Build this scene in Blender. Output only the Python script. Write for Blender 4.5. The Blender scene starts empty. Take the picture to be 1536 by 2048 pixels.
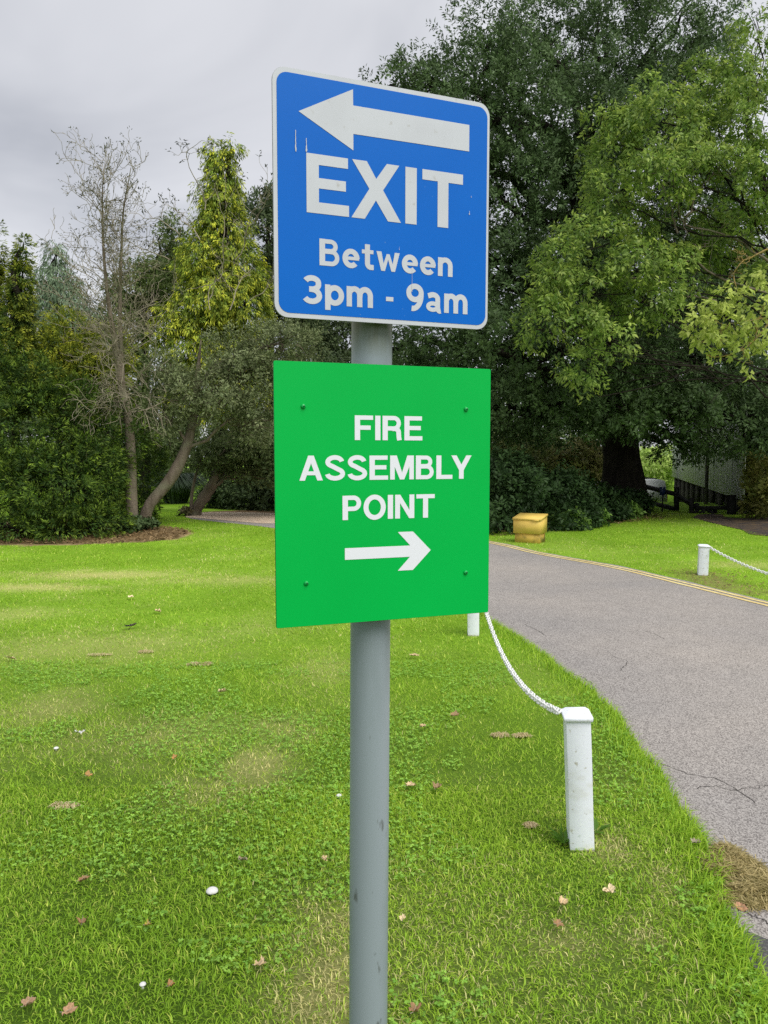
import bpy, math, random
import numpy as np
from mathutils import Vector, Matrix
from mathutils.geometry import delaunay_2d_cdt

rng = np.random.default_rng(7)
random.seed(7)
R = math.radians
scene = bpy.context.scene
C = scene.collection

# ------------------------------------------------------------------ camera
FPX, CXP, CYP, HOR, CAMH = 1540.0, 768.0, 1024.0, 912.0, 1.5
PITCH = math.atan((CYP - HOR) / FPX)
cam_data = bpy.data.cameras.new('camera')
cam = bpy.data.objects.new('camera', cam_data)
C.objects.link(cam)
cam.location = (0, 0, CAMH)
cam.rotation_euler = (math.pi / 2 - PITCH, 0, 0)
cam_data.sensor_fit = 'VERTICAL'
cam_data.sensor_height = 24.0
cam_data.lens = FPX / 2048 * 24.0
cam_data.clip_start = 0.05
cam_data.clip_end = 2000
scene.camera = cam

# ------------------------------------------------------------------ sky (thin veil of Nishita behind an even cloud deck)
SUN_EL, SUN_AZ = 54.0, 140.0      # azimuth measured clockwise from +Y (ahead): behind and to the right
world = bpy.data.worlds.new('World')
scene.world = world
world.use_nodes = True
wn, wl = world.node_tree.nodes, world.node_tree.links
wn.clear()
w_out = wn.new('ShaderNodeOutputWorld')
w_bg = wn.new('ShaderNodeBackground')
w_bg.inputs['Strength'].default_value = 0.1
w_sky = wn.new('ShaderNodeTexSky')
w_sky.sky_type = 'NISHITA'
w_sky.sun_disc = False
w_sky.sun_elevation = R(SUN_EL)
w_sky.sun_rotation = R(SUN_AZ)
w_tc = wn.new('ShaderNodeTexCoord')
w_map = wn.new('ShaderNodeMapping')
w_map.inputs['Scale'].default_value = (1.0, 1.0, 1.9)
w_map.inputs['Location'].default_value = (3.1, 1.7, 0.4)
w_noise = wn.new('ShaderNodeTexNoise')
w_noise.inputs['Scale'].default_value = 1.9
w_noise.inputs['Detail'].default_value = 5
w_noise.inputs['Roughness'].default_value = 0.5
w_noise.inputs['Distortion'].default_value = 0.5
w_ramp = wn.new('ShaderNodeValToRGB')
w_ramp.color_ramp.elements[0].position = 0.33
w_ramp.color_ramp.elements[0].color = (0.60, 0.615, 0.665, 1)
w_ramp.color_ramp.elements[1].position = 0.72
w_ramp.color_ramp.elements[1].color = (1.16, 1.16, 1.19, 1)
w_mul = wn.new('ShaderNodeMix')
w_mul.data_type = 'RGBA'
w_mul.blend_type = 'MULTIPLY'
w_mul.inputs[0].default_value = 1.0
CLOUD = 4.45
w_mul.inputs[7].default_value = (CLOUD, CLOUD, CLOUD, 1)
w_mix = wn.new('ShaderNodeMix')
w_mix.data_type = 'RGBA'
w_mix.inputs[0].default_value = 0.93
wl.new(w_tc.outputs['Generated'], w_map.inputs['Vector'])
wl.new(w_map.outputs['Vector'], w_noise.inputs['Vector'])
wl.new(w_noise.outputs['Fac'], w_ramp.inputs['Fac'])
wl.new(w_ramp.outputs['Color'], w_mul.inputs[6])
wl.new(w_sky.outputs['Color'], w_mix.inputs[6])
wl.new(w_mul.outputs[2], w_mix.inputs[7])
wl.new(w_mix.outputs[2], w_bg.inputs['Color'])
wl.new(w_bg.outputs['Background'], w_out.inputs['Surface'])

sun_data = bpy.data.lights.new('sun', 'SUN')
sun_data.energy = 1.5
sun_data.angle = R(45)
sun_data.color = (1.0, 0.96, 0.9)
sun = bpy.data.objects.new('sun', sun_data)
C.objects.link(sun)
sd = Vector((math.sin(R(SUN_AZ)) * math.cos(R(SUN_EL)), math.cos(R(SUN_AZ)) * math.cos(R(SUN_EL)), math.sin(R(SUN_EL))))
sun.rotation_euler = sd.to_track_quat('Z', 'Y').to_euler()

vs = scene.view_settings
vs.view_transform = 'Standard'
vs.look = 'None'
vs.exposure = 0.95
vs.gamma = 1.0
vs.use_curve_mapping = False
scene.cycles.max_bounces = 5
scene.cycles.transparent_max_bounces = 8
scene.cycles.use_denoising = False

# ------------------------------------------------------------------ helpers
def ray(px, py):
    a, b = (px - CXP) / FPX, (CYP - py) / FPX
    c, s = math.cos(PITCH), math.sin(PITCH)
    return np.array([a, c + b * s, -s + b * c])

def A(px, py, Y):
    r = ray(px, py)
    return np.array([0, 0, CAMH]) + r * (Y / r[1])

def G(px, py, z=0.0):
    r = ray(px, py)
    return np.array([0, 0, CAMH]) + r * ((z - CAMH) / r[2])

def terrain(x, y):
    x, y = np.asarray(x, float), np.asarray(y, float)
    z = -1.35 * np.exp(-((x - 12.0) ** 2 + (y - 38.0) ** 2) / 50.0)
    z = z + 0.35 * np.exp(-((x - 11.2) ** 2 + (y - 16.8) ** 2) / 4.0)
    return z

MATS = {}
def mat(name, base, rough=0.6, spec=0.3, attr=False, noise=(), bump=None, translucent=0.0, metal=0.0, coat=0.0, vary=None):
    """noise: (scale, colour2, lo, hi[, detail[, stretch]]) layers mixed over the base; bump: (scale, strength, distance)"""
    if name in MATS:
        return MATS[name]
    m = bpy.data.materials.new(name)
    m.use_nodes = True
    n, l = m.node_tree.nodes, m.node_tree.links
    p = n['Principled BSDF']
    p.inputs['Roughness'].default_value = rough
    p.inputs['Specular IOR Level'].default_value = spec
    p.inputs['Metallic'].default_value = metal
    if coat:
        p.inputs['Coat Weight'].default_value = coat
    tc = n.new('ShaderNodeTexCoord')
    if attr:
        a = n.new('ShaderNodeAttribute')
        a.attribute_name = 'Col'
        cur = a.outputs['Color']
    else:
        rgb = n.new('ShaderNodeRGB')
        rgb.outputs[0].default_value = (*base, 1)
        cur = rgb.outputs[0]
    for ly in noise:
        sc, c2, lo, hi = ly[:4]
        tx = n.new('ShaderNodeTexNoise')
        tx.inputs['Scale'].default_value = sc
        tx.inputs['Detail'].default_value = ly[4] if len(ly) > 4 else 4
        if len(ly) > 5:
            mp = n.new('ShaderNodeMapping')
            mp.inputs['Scale'].default_value = ly[5]
            l.new(tc.outputs['Object'], mp.inputs['Vector'])
            l.new(mp.outputs['Vector'], tx.inputs['Vector'])
        else:
            l.new(tc.outputs['Object'], tx.inputs['Vector'])
        mr = n.new('ShaderNodeMapRange')
        mr.inputs['From Min'].default_value = lo
        mr.inputs['From Max'].default_value = hi
        l.new(tx.outputs['Fac'], mr.inputs['Value'])
        mx = n.new('ShaderNodeMix')
        mx.data_type = 'RGBA'
        l.new(mr.outputs['Result'], mx.inputs[0])
        l.new(cur, mx.inputs[6])
        mx.inputs[7].default_value = (*c2, 1)
        cur = mx.outputs[2]
    l.new(cur, p.inputs['Base Color'])
    if bump:
        bx = n.new('ShaderNodeTexNoise')
        bx.inputs['Scale'].default_value = bump[0]
        bx.inputs['Detail'].default_value = 5
        l.new(tc.outputs['Object'], bx.inputs['Vector'])
        b = n.new('ShaderNodeBump')
        b.inputs['Strength'].default_value = bump[1]
        b.inputs['Distance'].default_value = bump[2]
        l.new(bx.outputs['Fac'], b.inputs['Height'])
        l.new(b.outputs['Normal'], p.inputs['Normal'])
    if translucent:
        t = n.new('ShaderNodeBsdfTranslucent')
        l.new(cur, t.inputs['Color'])
        s = n.new('ShaderNodeMixShader')
        s.inputs[0].default_value = translucent
        l.new(p.outputs[0], s.inputs[1])
        l.new(t.outputs[0], s.inputs[2])
        l.new(s.outputs[0], n['Material Output'].inputs['Surface'])
    MATS[name] = m
    return m

class MB:
    """collects vertices and polygons"""
    def __init__(self):
        self.V, self.F, self.K, self.n = [], [], [], 0
    def add(self, V, faces, col=None):
        V = np.asarray(V, float).reshape(-1, 3)
        self.V.append(V)
        if isinstance(faces, np.ndarray):
            self.F.append(faces + self.n)
            m = len(faces)
        else:
            for k in sorted({len(f) for f in faces}):
                arr = np.array([f for f in faces if len(f) == k], dtype=np.int64)
                self.F.append(arr + self.n)
            m = len(faces)
        if col is not None:
            col = np.asarray(col, float)
            self.K.append(np.broadcast_to(col, (m, 3)) if col.ndim == 1 else col)
        self.n += len(V)
        return self
    def box(self, c, s, rz=0.0, M=None):
        q = np.array([[x, y, z] for x in (-.5, .5) for y in (-.5, .5) for z in (-.5, .5)]) * np.array(s)
        if rz:
            cc, ss = math.cos(rz), math.sin(rz)
            q = q @ np.array([[cc, ss, 0], [-ss, cc, 0], [0, 0, 1]])
        if M is not None:
            q = q @ np.array(M).T
        self.add(q + np.array(c), [(0, 1, 3, 2), (4, 6, 7, 5), (0, 4, 5, 1), (2, 3, 7, 6), (0, 2, 6, 4), (1, 5, 7, 3)])
        return self
    def tube(self, P, r, n=6, cap=True):
        P = np.asarray(P, float)
        r = np.broadcast_to(np.asarray(r, float), (len(P),))
        T = np.gradient(P, axis=0)
        T /= np.linalg.norm(T, axis=1)[:, None] + 1e-9
        ref = np.array([0.31, 0.17, 0.93])
        if abs(T[0] @ ref) > 0.9:
            ref = np.array([1., 0, 0])
        U = np.cross(T, ref)
        U /= np.linalg.norm(U, axis=1)[:, None] + 1e-9
        W = np.cross(T, U)
        a = np.arange(n) * 2 * math.pi / n
        V = P[:, None, :] + r[:, None, None] * (np.cos(a)[None, :, None] * U[:, None, :] + np.sin(a)[None, :, None] * W[:, None, :])
        F = []
        i, j = np.meshgrid(np.arange(len(P) - 1), np.arange(n), indexing='ij')
        i, j = i.ravel(), j.ravel()
        k = (j + 1) % n
        F = np.stack([i * n + j, i * n + k, (i + 1) * n + k, (i + 1) * n + j], 1)
        self.add(V.reshape(-1, 3), F)
        if cap and n > 3:
            m = len(P) * n
            self.F.append(np.array([list(range(n))[::-1]]) + self.n - m)
            self.F.append(np.array([list(range(m - n, m))]) + self.n - m)
        return self
    def prism(self, poly, y0, y1, axis='y'):
        """poly in (x,z), extruded along y"""
        n = len(poly)
        V = [(x, y0, z) for x, z in poly] + [(x, y1, z) for x, z in poly]
        F = [tuple(range(n)), tuple(range(2 * n - 1, n - 1, -1))]
        F += [(i, i + n, (i + 1) % n + n, (i + 1) % n) for i in range(n)]
        return self.add(V, F)

BASE = {}
def link(o, parent=None):
    C.objects.link(o)
    if parent is not None:
        o.parent = parent
    return o

def mesh_from(name, mb, material, smooth=False, off=(0, 0, 0)):
    me = bpy.data.meshes.new(name)
    V = (np.concatenate(mb.V) - np.asarray(off)).astype(np.float32)
    me.vertices.add(len(V))
    me.vertices.foreach_set('co', V.ravel())
    sizes = np.concatenate([np.full(len(f), f.shape[1]) for f in mb.F])
    loops = np.concatenate([f.ravel() for f in mb.F]).astype(np.int32)
    me.loops.add(len(loops))
    me.loops.foreach_set('vertex_index', loops)
    me.polygons.add(len(sizes))
    starts = np.concatenate([[0], np.cumsum(sizes)[:-1]]).astype(np.int32)
    me.polygons.foreach_set('loop_start', starts)
    if smooth:
        me.polygons.foreach_set('use_smooth', np.ones(len(sizes), bool))
    if mb.K:
        K = np.concatenate(mb.K)
        at = me.attributes.new('Col', 'FLOAT_COLOR', 'FACE')
        at.data.foreach_set('color', np.c_[K, np.ones(len(K))].astype(np.float32).ravel())
    if getattr(mb, 'PK', None) is not None:
        at = me.attributes.new('Col', 'FLOAT_COLOR', 'POINT')
        at.data.foreach_set('color', np.c_[mb.PK, np.ones(len(mb.PK))].astype(np.float32).ravel())
    me.update(calc_edges=True)
    me.validate()
    me.materials.append(material)
    return me

def build(name, mb, material, parent=None, smooth=False, local=False):
    """local: vertices already in the parent's space"""
    off = np.zeros(3)
    if parent is not None and not local:
        off = BASE.get(parent.name, np.zeros(3))
    o = bpy.data.objects.new(name, mesh_from(name, mb, material, smooth, off))
    link(o, parent)
    BASE[o.name] = off if parent is not None else np.zeros(3)
    return o

def thing(name, label, cat, loc=(0, 0, 0), group=None):
    o = bpy.data.objects.new(name, None)
    o.empty_display_size = 0.2
    o.location = tuple(float(v) for v in loc)
    link(o)
    BASE[o.name] = np.array(loc, float)
    return tag(o, label, cat, group)

def tag(o, label, cat=None, group=None, kind=None):
    o['label'] = label
    if cat: o['category'] = cat
    if group: o['group'] = group
    if kind: o['kind'] = kind
    return o

def inside(P, poly):
    x, y = P[:, 0], P[:, 1]
    r = np.zeros(len(P), bool)
    n = len(poly)
    for i in range(n):
        x0, y0 = poly[i][:2]
        x1, y1 = poly[(i + 1) % n][:2]
        c = ((y0 > y) != (y1 > y)) & (x < (x1 - x0) * (y - y0) / (y1 - y0 + 1e-12) + x0)
        r ^= c
    return r

def smoothline(pts, n):
    pts = np.asarray(pts, float)
    d = np.r_[0, np.cumsum(np.linalg.norm(np.diff(pts, axis=0), axis=1))]
    m = len(pts)
    # Catmull-Rom
    Q = np.vstack([2 * pts[0] - pts[1], pts, 2 * pts[-1] - pts[-2]])
    out = []
    for s in np.linspace(0, d[-1], n):
        i = min(np.searchsorted(d, s, 'right') - 1, m - 2)
        t = (s - d[i]) / (d[i + 1] - d[i])
        p0, p1, p2, p3 = Q[i], Q[i + 1], Q[i + 2], Q[i + 3]
        out.append(.5 * ((2 * p1) + (-p0 + p2) * t + (2 * p0 - 5 * p1 + 4 * p2 - p3) * t * t + (-p0 + 3 * p1 - 3 * p2 + p3) * t ** 3))
    return np.array(out)

def vnoise(x, y, s, seed=0):
    """smooth value noise, vectorised"""
    r = np.random.default_rng(seed).random((64, 64))
    u, v = np.asarray(x) * s, np.asarray(y) * s
    i, j = np.floor(u).astype(int), np.floor(v).astype(int)
    fu, fv = u - i, v - j
    fu, fv = fu * fu * (3 - 2 * fu), fv * fv * (3 - 2 * fv)
    g = lambda a, b: r[a % 64, b % 64]
    return (g(i, j) * (1 - fu) + g(i + 1, j) * fu) * (1 - fv) + (g(i, j + 1) * (1 - fu) + g(i + 1, j + 1) * fu) * fv

# ------------------------------------------------------------------ layout of the ground
near_edge = [G(*p)[:2] for p in [(1640, 2120), (1536, 1975), (1484, 1900), (1440, 1810), (1418, 1700), (1345, 1600), (1290, 1500), (1190, 1390), (1110, 1325), (1050, 1285), (980, 1237)]]
near_edge = [np.array([1.15, 0.3]), np.array([1.16, 1.0])] + near_edge[1:]
near_edge += [np.array(p) for p in [(0.55, 9.3), (-0.4, 12.0), (-1.5, 14.6), (-2.6, 16.3), (-4.4, 18.1), (-5.0, 19.2)]]
far_edge = [np.array(p) for p in [(5.9, 0.3), (5.2, 3.4), (4.62, 5.6)]] + [G(*p)[:2] for p in [(1536, 1203), (1400, 1170), (1250, 1135), (1100, 1108), (1030, 1092), (985, 1083)]]
far_edge += [np.array(p) for p in [(0.9, 15.6), (-0.6, 17.7), (-2.4, 19.4), (-3.8, 20.0), (-4.8, 20.2)]]
NE, FE = smoothline(near_edge, 260), smoothline(far_edge, 260)
def rag(E, amp, seed):
    T = np.gradient(E, axis=0)
    T /= np.linalg.norm(T, axis=1)[:, None]
    nrm = np.c_[-T[:, 1], T[:, 0]]
    s = np.r_[0, np.cumsum(np.linalg.norm(np.diff(E, axis=0), axis=1))]
    k = (vnoise(s, s * 0, 2.2, seed) - .5) * 2 + (vnoise(s, s * 0, 7, seed + 1) - .5)
    return E + nrm * (k * amp)[:, None]
NE = rag(NE, 0.028, 3)
FEr = rag(FE, 0.02, 5)
ROAD = np.vstack([NE, FEr[::-1]])

bed = [G(*p)[:2] for p in [(60, 1092), (120, 1091), (200, 1088), (290, 1084), (355, 1078), (383, 1069), (370, 1060), (320, 1054), (285, 1050)]]
BED = np.array(list(smoothline(bed, 60)) + [np.array([-6.5, 18.2]), np.array([-14, 18.0]), np.array([-14, 13.2])])
path_pts = [G(*p)[:2] for p in [(1385, 1036), (1420, 1046), (1480, 1060), (1545, 1073)]]
PATH = np.array(path_pts + [np.array([10.5, 14.2]), np.array([10.8, 17.2]), G(1480, 1040)[:2], G(1440, 1030)[:2], G(1400, 1030)[:2]])
LITTER = np.array([np.array([-4.9, 19.1]), np.array([-4.9, 20.6]), np.array([-3.5, 21.6]), np.array([0.5, 21.0]), np.array([2.2, 15.0]), np.array([1.0, 15.3]), np.array([-0.6, 17.5])])

dry_spots = [(G(510, 1530)[:2], .16, .30, .9), (G(640, 1975)[:2], .11, .22, 1.0), (G(660, 1850)[:2], .07, .13, .7), (G(420, 1580)[:2], .2, .25, .5), (G(200, 1150)[:2], 1.1, .35, 1.0), (G(60, 1175)[:2], .9, .25, .9),
             (G(90, 1420)[:2], .3, .35, .55), (G(330, 1470)[:2], .4, .35, .45), (G(650, 1340)[:2], .25, .5, .45), (G(1230, 1700)[:2], .09, .13, .8), (G(1330, 1760)[:2], .08, .14, .5), (G(200, 1290)[:2], .9, .5, .5),
             (G(1140, 1890)[:2], .12, .08, .45), (G(440, 1160)[:2], 1.2, .35, .55), (G(1500, 1130)[:2], .8, .4, .55), (G(560, 1460)[:2], .2, .25, .5), (G(1290, 1880)[:2], .1, .1, .45), (G(20, 1230)[:2], .5, .3, .4)]
def dryness(x, y):
    d = np.zeros_like(x)
    w = 1 + .9 * (vnoise(x, y, 4.5, 31) - .5) + .8 * (vnoise(x, y, 11, 32) - .5)
    for c, rx, ry, k in dry_spots:
        q = ((x - c[0]) / rx) ** 2 + ((y - c[1]) / ry) ** 2
        d = np.maximum(d, k * np.exp(-q * w))
    d += .25 * np.clip(vnoise(x, y, .9, 33) * .6 + vnoise(x, y, 2.6, 34) * .4 - .5, 0, 1) * 2
    return np.clip(d, 0, 1)
def lush(x, y):
    return vnoise(x, y, 1.3, 41) * .5 + vnoise(x, y, 3.7, 42) * .3 + vnoise(x, y, 9, 43) * .2

# ------------------------------------------------------------------ ground sheet
def axis_pts(segs):
    out = []
    for a, b, s in segs:
        out += list(np.arange(a, b, s))
    out.append(segs[-1][1])
    return np.array(out)
gx = axis_pts([(-900, -100, 100), (-100, -20, 8), (-20, -7, .5), (-7, 7, .14), (7, 20, .4), (20, 100, 8), (100, 900, 100)])
gy = axis_pts([(-300, -20, 40), (-20, 0, 4), (0, 10, .12), (10, 24, .2), (24, 60, 1.2), (60, 120, 10), (120, 900, 130)])
X, Y = np.meshgrid(gx, gy, indexing='ij')
Z = terrain(X, Y)
nx, ny = X.shape
i, j = np.meshgrid(np.arange(nx - 1), np.arange(ny - 1), indexing='ij')
i, j = i.ravel(), j.ravel()
F = np.stack([i * ny + j, (i + 1) * ny + j, (i + 1) * ny + j + 1, i * ny + j + 1], 1)
fx, fy = X.ravel(), Y.ravel()
d, lu = dryness(fx, fy), lush(fx, fy)
col = np.array([.065, .12, .014])[None] * (0.75 + .5 * lu[:, None])
far_k = np.clip((fy - 2.9) / 4.5, 0, 1)[:, None]
col = col * (1 - far_k) + np.array([.19, .35, .026]) * (.8 + .45 * lu[:, None]) * far_k
col = col + (np.array([.34, .31, .13]) * (1 + .7 * far_k) - col) * (d * .65)[:, None]
P2 = np.c_[fx, fy]
b = inside(P2, BED)
col[b] = np.array([.30, .22, .12]) * (0.6 + .8 * rng.random((b.sum(), 1)))
b = inside(P2, LITTER)
col[b] = np.array([.22, .15, .085]) * (0.7 + .6 * rng.random((b.sum(), 1)))
# worn soil beside the far kerb near the roped post; darker brown ground under the oak
vg = np.exp(-((fx - 3.95) / .34) ** 2 - ((fy - 9.1) / 1.0) ** 2) * (.5 + vnoise(fx, fy, 5, 8))
col = col + (np.array([.22, .19, .08]) - col) * np.clip(vg, 0, .7)[:, None]
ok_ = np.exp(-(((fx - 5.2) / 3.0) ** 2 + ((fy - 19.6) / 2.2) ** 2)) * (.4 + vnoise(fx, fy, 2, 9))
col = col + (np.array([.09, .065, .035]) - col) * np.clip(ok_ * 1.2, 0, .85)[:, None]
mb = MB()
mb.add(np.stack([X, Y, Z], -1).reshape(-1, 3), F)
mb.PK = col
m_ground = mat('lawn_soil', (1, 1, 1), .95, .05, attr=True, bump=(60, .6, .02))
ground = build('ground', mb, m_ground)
tag(ground, 'mown park lawn running back under the trees', kind='structure')

# ------------------------------------------------------------------ driveway
def asphalt():
    m = bpy.data.materials.new('asphalt')
    m.use_nodes = True
    n, l = m.node_tree.nodes, m.node_tree.links
    p = n['Principled BSDF']
    p.inputs['Roughness'].default_value = .85
    p.inputs['Specular IOR Level'].default_value = .25
    tc = n.new('ShaderNodeTexCoord')
    def tex(kind, sc, det=3):
        t = n.new(kind)
        t.inputs['Scale'].default_value = sc
        if 'Detail' in t.inputs: t.inputs['Detail'].default_value = det
        l.new(tc.outputs['Object'], t.inputs['Vector'])
        return t
    def ramp(src, stops):
        r = n.new('ShaderNodeValToRGB')
        e = r.color_ramp.elements
        e[0].position, e[0].color = stops[0][0], (*stops[0][1], 1)
        e[1].position, e[1].color = stops[-1][0], (*stops[-1][1], 1)
        for q, c in stops[1:-1]:
            x = e.new(q); x.color = (*c, 1)
        l.new(src, r.inputs['Fac'])
        return r.outputs['Color']
    v = tex('ShaderNodeTexVoronoi', 190)
    stones = ramp(v.outputs['Color'], [(0.0, (.118, .110, .105)), (.45, (.160, .149, .142)), (.8, (.198, .184, .175)), (1.0, (.43, .41, .385))])
    big = tex('ShaderNodeTexNoise', .55, 5)
    bl = ramp(big.outputs['Fac'], [(.3, (.86, .86, .88)), (.7, (1.12, 1.08, 1.04))])
    mid = tex('ShaderNodeTexNoise', 5, 6)
    ml = ramp(mid.outputs['Fac'], [(.3, (.95, .95, .95)), (.7, (1.05, 1.05, 1.05))])
    def mul(a, b):
        x = n.new('ShaderNodeMix'); x.data_type = 'RGBA'; x.blend_type = 'MULTIPLY'
        x.inputs[0].default_value = 1
        l.new(a, x.inputs[6]); l.new(b, x.inputs[7])
        return x.outputs[2]
    l.new(mul(mul(stones, bl), ml), p.inputs['Base Color'])
    bm = n.new('ShaderNodeBump')
    bm.inputs['Strength'].default_value = .3
    bm.inputs['Distance'].default_value = .006
    l.new(v.outputs['Distance'], bm.inputs['Height'])
    l.new(bm.outputs['Normal'], p.inputs['Normal'])
    return m
m_asph = asphalt()
def ribbon(a, b, z):
    n = len(a)
    V = np.vstack([np.c_[a, np.full(n, z)], np.c_[b, np.full(n, z)]])
    k = np.arange(n - 1)
    return V, np.stack([k, k + n, k + n + 1, k + 1], 1)
mb = MB(); mb.add(*ribbon(NE, FEr, .006))
driveway = build('driveway', mb, m_asph)
tag(driveway, 'worn grey asphalt driveway curving left behind the signs', kind='structure')

def offs(E, d0):
    T = np.gradient(E, axis=0); T /= np.linalg.norm(T, axis=1)[:, None]
    return E + np.c_[-T[:, 1], T[:, 0]] * d0
m_yel = mat('yellow_road_paint', (.78, .66, .30), .75, .2, noise=[(16, (.30, .25, .18), .52, .72, 6), (3, (.66, .50, .2), .4, .7)])
seg = slice(0, 205)
for d0, d1 in ((.07, .125), (.175, .23)):
    a, c = offs(FE, d0)[seg], offs(FE, d1)[seg]
    jit = (np.random.default_rng(int(d0 * 1000)).random(len(a)) - .5)[:, None] * .008
    mb = MB(); mb.add(*ribbon(a + jit, c + jit, .0105))
    build('yellow_line', mb, m_yel, driveway)
# cracks: thin dark open joints
m_crack = mat('crack_dark', (.06, .055, .05), .95, .05)
for pts in [[(1048, 1248), (1078, 1262), (1092, 1272)], [(1136, 1342), (1165, 1355), (1184, 1368), (1187, 1384)], [(1222, 1312), (1250, 1320), (1252, 1328), (1240, 1342)], [(1288, 1515), (1330, 1530), (1380, 1548), (1440, 1560), (1480, 1585), (1510, 1604)],
            [(1286, 1261), (1305, 1266), (1328, 1277)], [(1395, 1575), (1430, 1572), (1470, 1580), (1540, 1570)], [(1440, 1732), (1500, 1748), (1560, 1790)], [(1470, 1815), (1505, 1830), (1560, 1862)]]:
    P = smoothline([G(*p, .0075) for p in pts], 24)
    w = (.0007 + .0016 * rng.random(len(P)))[:, None]
    jt = (rng.random((len(P), 3)) - .5) * [.014, .03, 0]
    P = P + jt
    T = np.gradient(P, axis=0); T /= np.linalg.norm(T, axis=1)[:, None]
    N_ = np.c_[-T[:, 1], T[:, 0]]
    mb = MB(); mb.add(*ribbon(P[:, :2] + N_ * w, P[:, :2] - N_ * w, .0085))
    build('crack', mb, m_crack, driveway)
m_patch = mat('dark_tar', (.085, .085, .088), .9, .2, noise=[(90, (.18, .175, .17), .5, .7, 3)], bump=(220, .6, .004))
pp = [G(*p)[:2] for p in [(1478, 1880), (1495, 1868), (1540, 1886), (1570, 1930), (1570, 2020), (1545, 1985), (1500, 1930)]]
mb = MB(); mb.add([(p[0], p[1], .0095) for p in pp], [tuple(range(len(pp)))])
build('tar_patch', mb, m_patch, driveway)

# gravel and leaf mulch on the lay-by at the end of the drive
m_gravel = mat('pale_gravel', (.80, .64, .48), .9, .15, noise=[(9, (.55, .40, .28), .45, .65, 6), (40, (.58, .5, .42), .5, .75)], bump=(90, .8, .02))
lay = [(-4.85, 18.75), (-4.3, 18.35), (-3.2, 17.4), (-2.5, 17.0), (-1.2, 17.4), (-1.8, 19.3), (-3.4, 20.3), (-4.7, 20.4), (-5.0, 19.6)]
L2 = smoothline(np.array(lay + lay[:1], float), 50)[:-1]
mb = MB(); mb.add(np.c_[L2, np.full(len(L2), .011)], [tuple(range(len(L2)))])
tag(build('gravel_path', mb, m_gravel), 'pale pinkish gravel strip at the bend of the drive', kind='structure')
m_path = mat('dark_path_soil', (.06, .05, .045), .95, .1, noise=[(5, (.13, .09, .05), .45, .65, 6), (40, (.16, .14, .12), .55, .75)], bump=(50, .8, .02))
PP = smoothline(np.vstack([PATH, PATH[:1]]), 90)[:-1]
mb = MB(); mb.add(np.c_[PP, terrain(PP[:, 0], PP[:, 1]) + .012], [tuple(range(len(PP)))])
tag(build('dark_path', mb, m_path), 'dark bare earth path leading to the gap in the fence', kind='structure')

# ------------------------------------------------------------------ glyphs
def arc(cx, cy, rx, ry, a0, a1, n=14):
    t = np.radians(np.linspace(a0, a1, n))
    return [(cx + rx * math.cos(a), cy + ry * math.sin(a)) for a in t]
def stroke(pts, w, closed=False):
    P = np.array(pts, float)
    P = P[np.r_[True, np.linalg.norm(np.diff(P, axis=0), axis=1) > 1e-4]]
    n = len(P)
    if closed:
        T0 = P - np.roll(P, 1, 0); T1 = np.roll(P, -1, 0) - P
    else:
        T1 = np.vstack([np.diff(P, axis=0), P[-1:] - P[-2:-1]]); T0 = np.vstack([P[1:2] - P[:1], np.diff(P, axis=0)])
    T0 = T0 / np.linalg.norm(T0, axis=1)[:, None]; T1 = T1 / np.linalg.norm(T1, axis=1)[:, None]
    M = T0 + T1; M /= np.linalg.norm(M, axis=1)[:, None]
    N = np.c_[-M[:, 1], M[:, 0]]
    k = 1 / np.maximum((N * np.c_[-T1[:, 1], T1[:, 0]]).sum(1), .45)
    Lp, Rp = P + N * (k * w / 2)[:, None], P - N * (k * w / 2)[:, None]
    m = n if closed else n - 1
    return [[tuple(Lp[i]), tuple(Rp[i]), tuple(Rp[(i + 1) % n]), tuple(Lp[(i + 1) % n])] for i in range(m)]
def rc(x0, y0, x1, y1):
    return [[(x0, y0), (x1, y0), (x1, y1), (x0, y1)]]
S_, B_ = .215, .175
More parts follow.
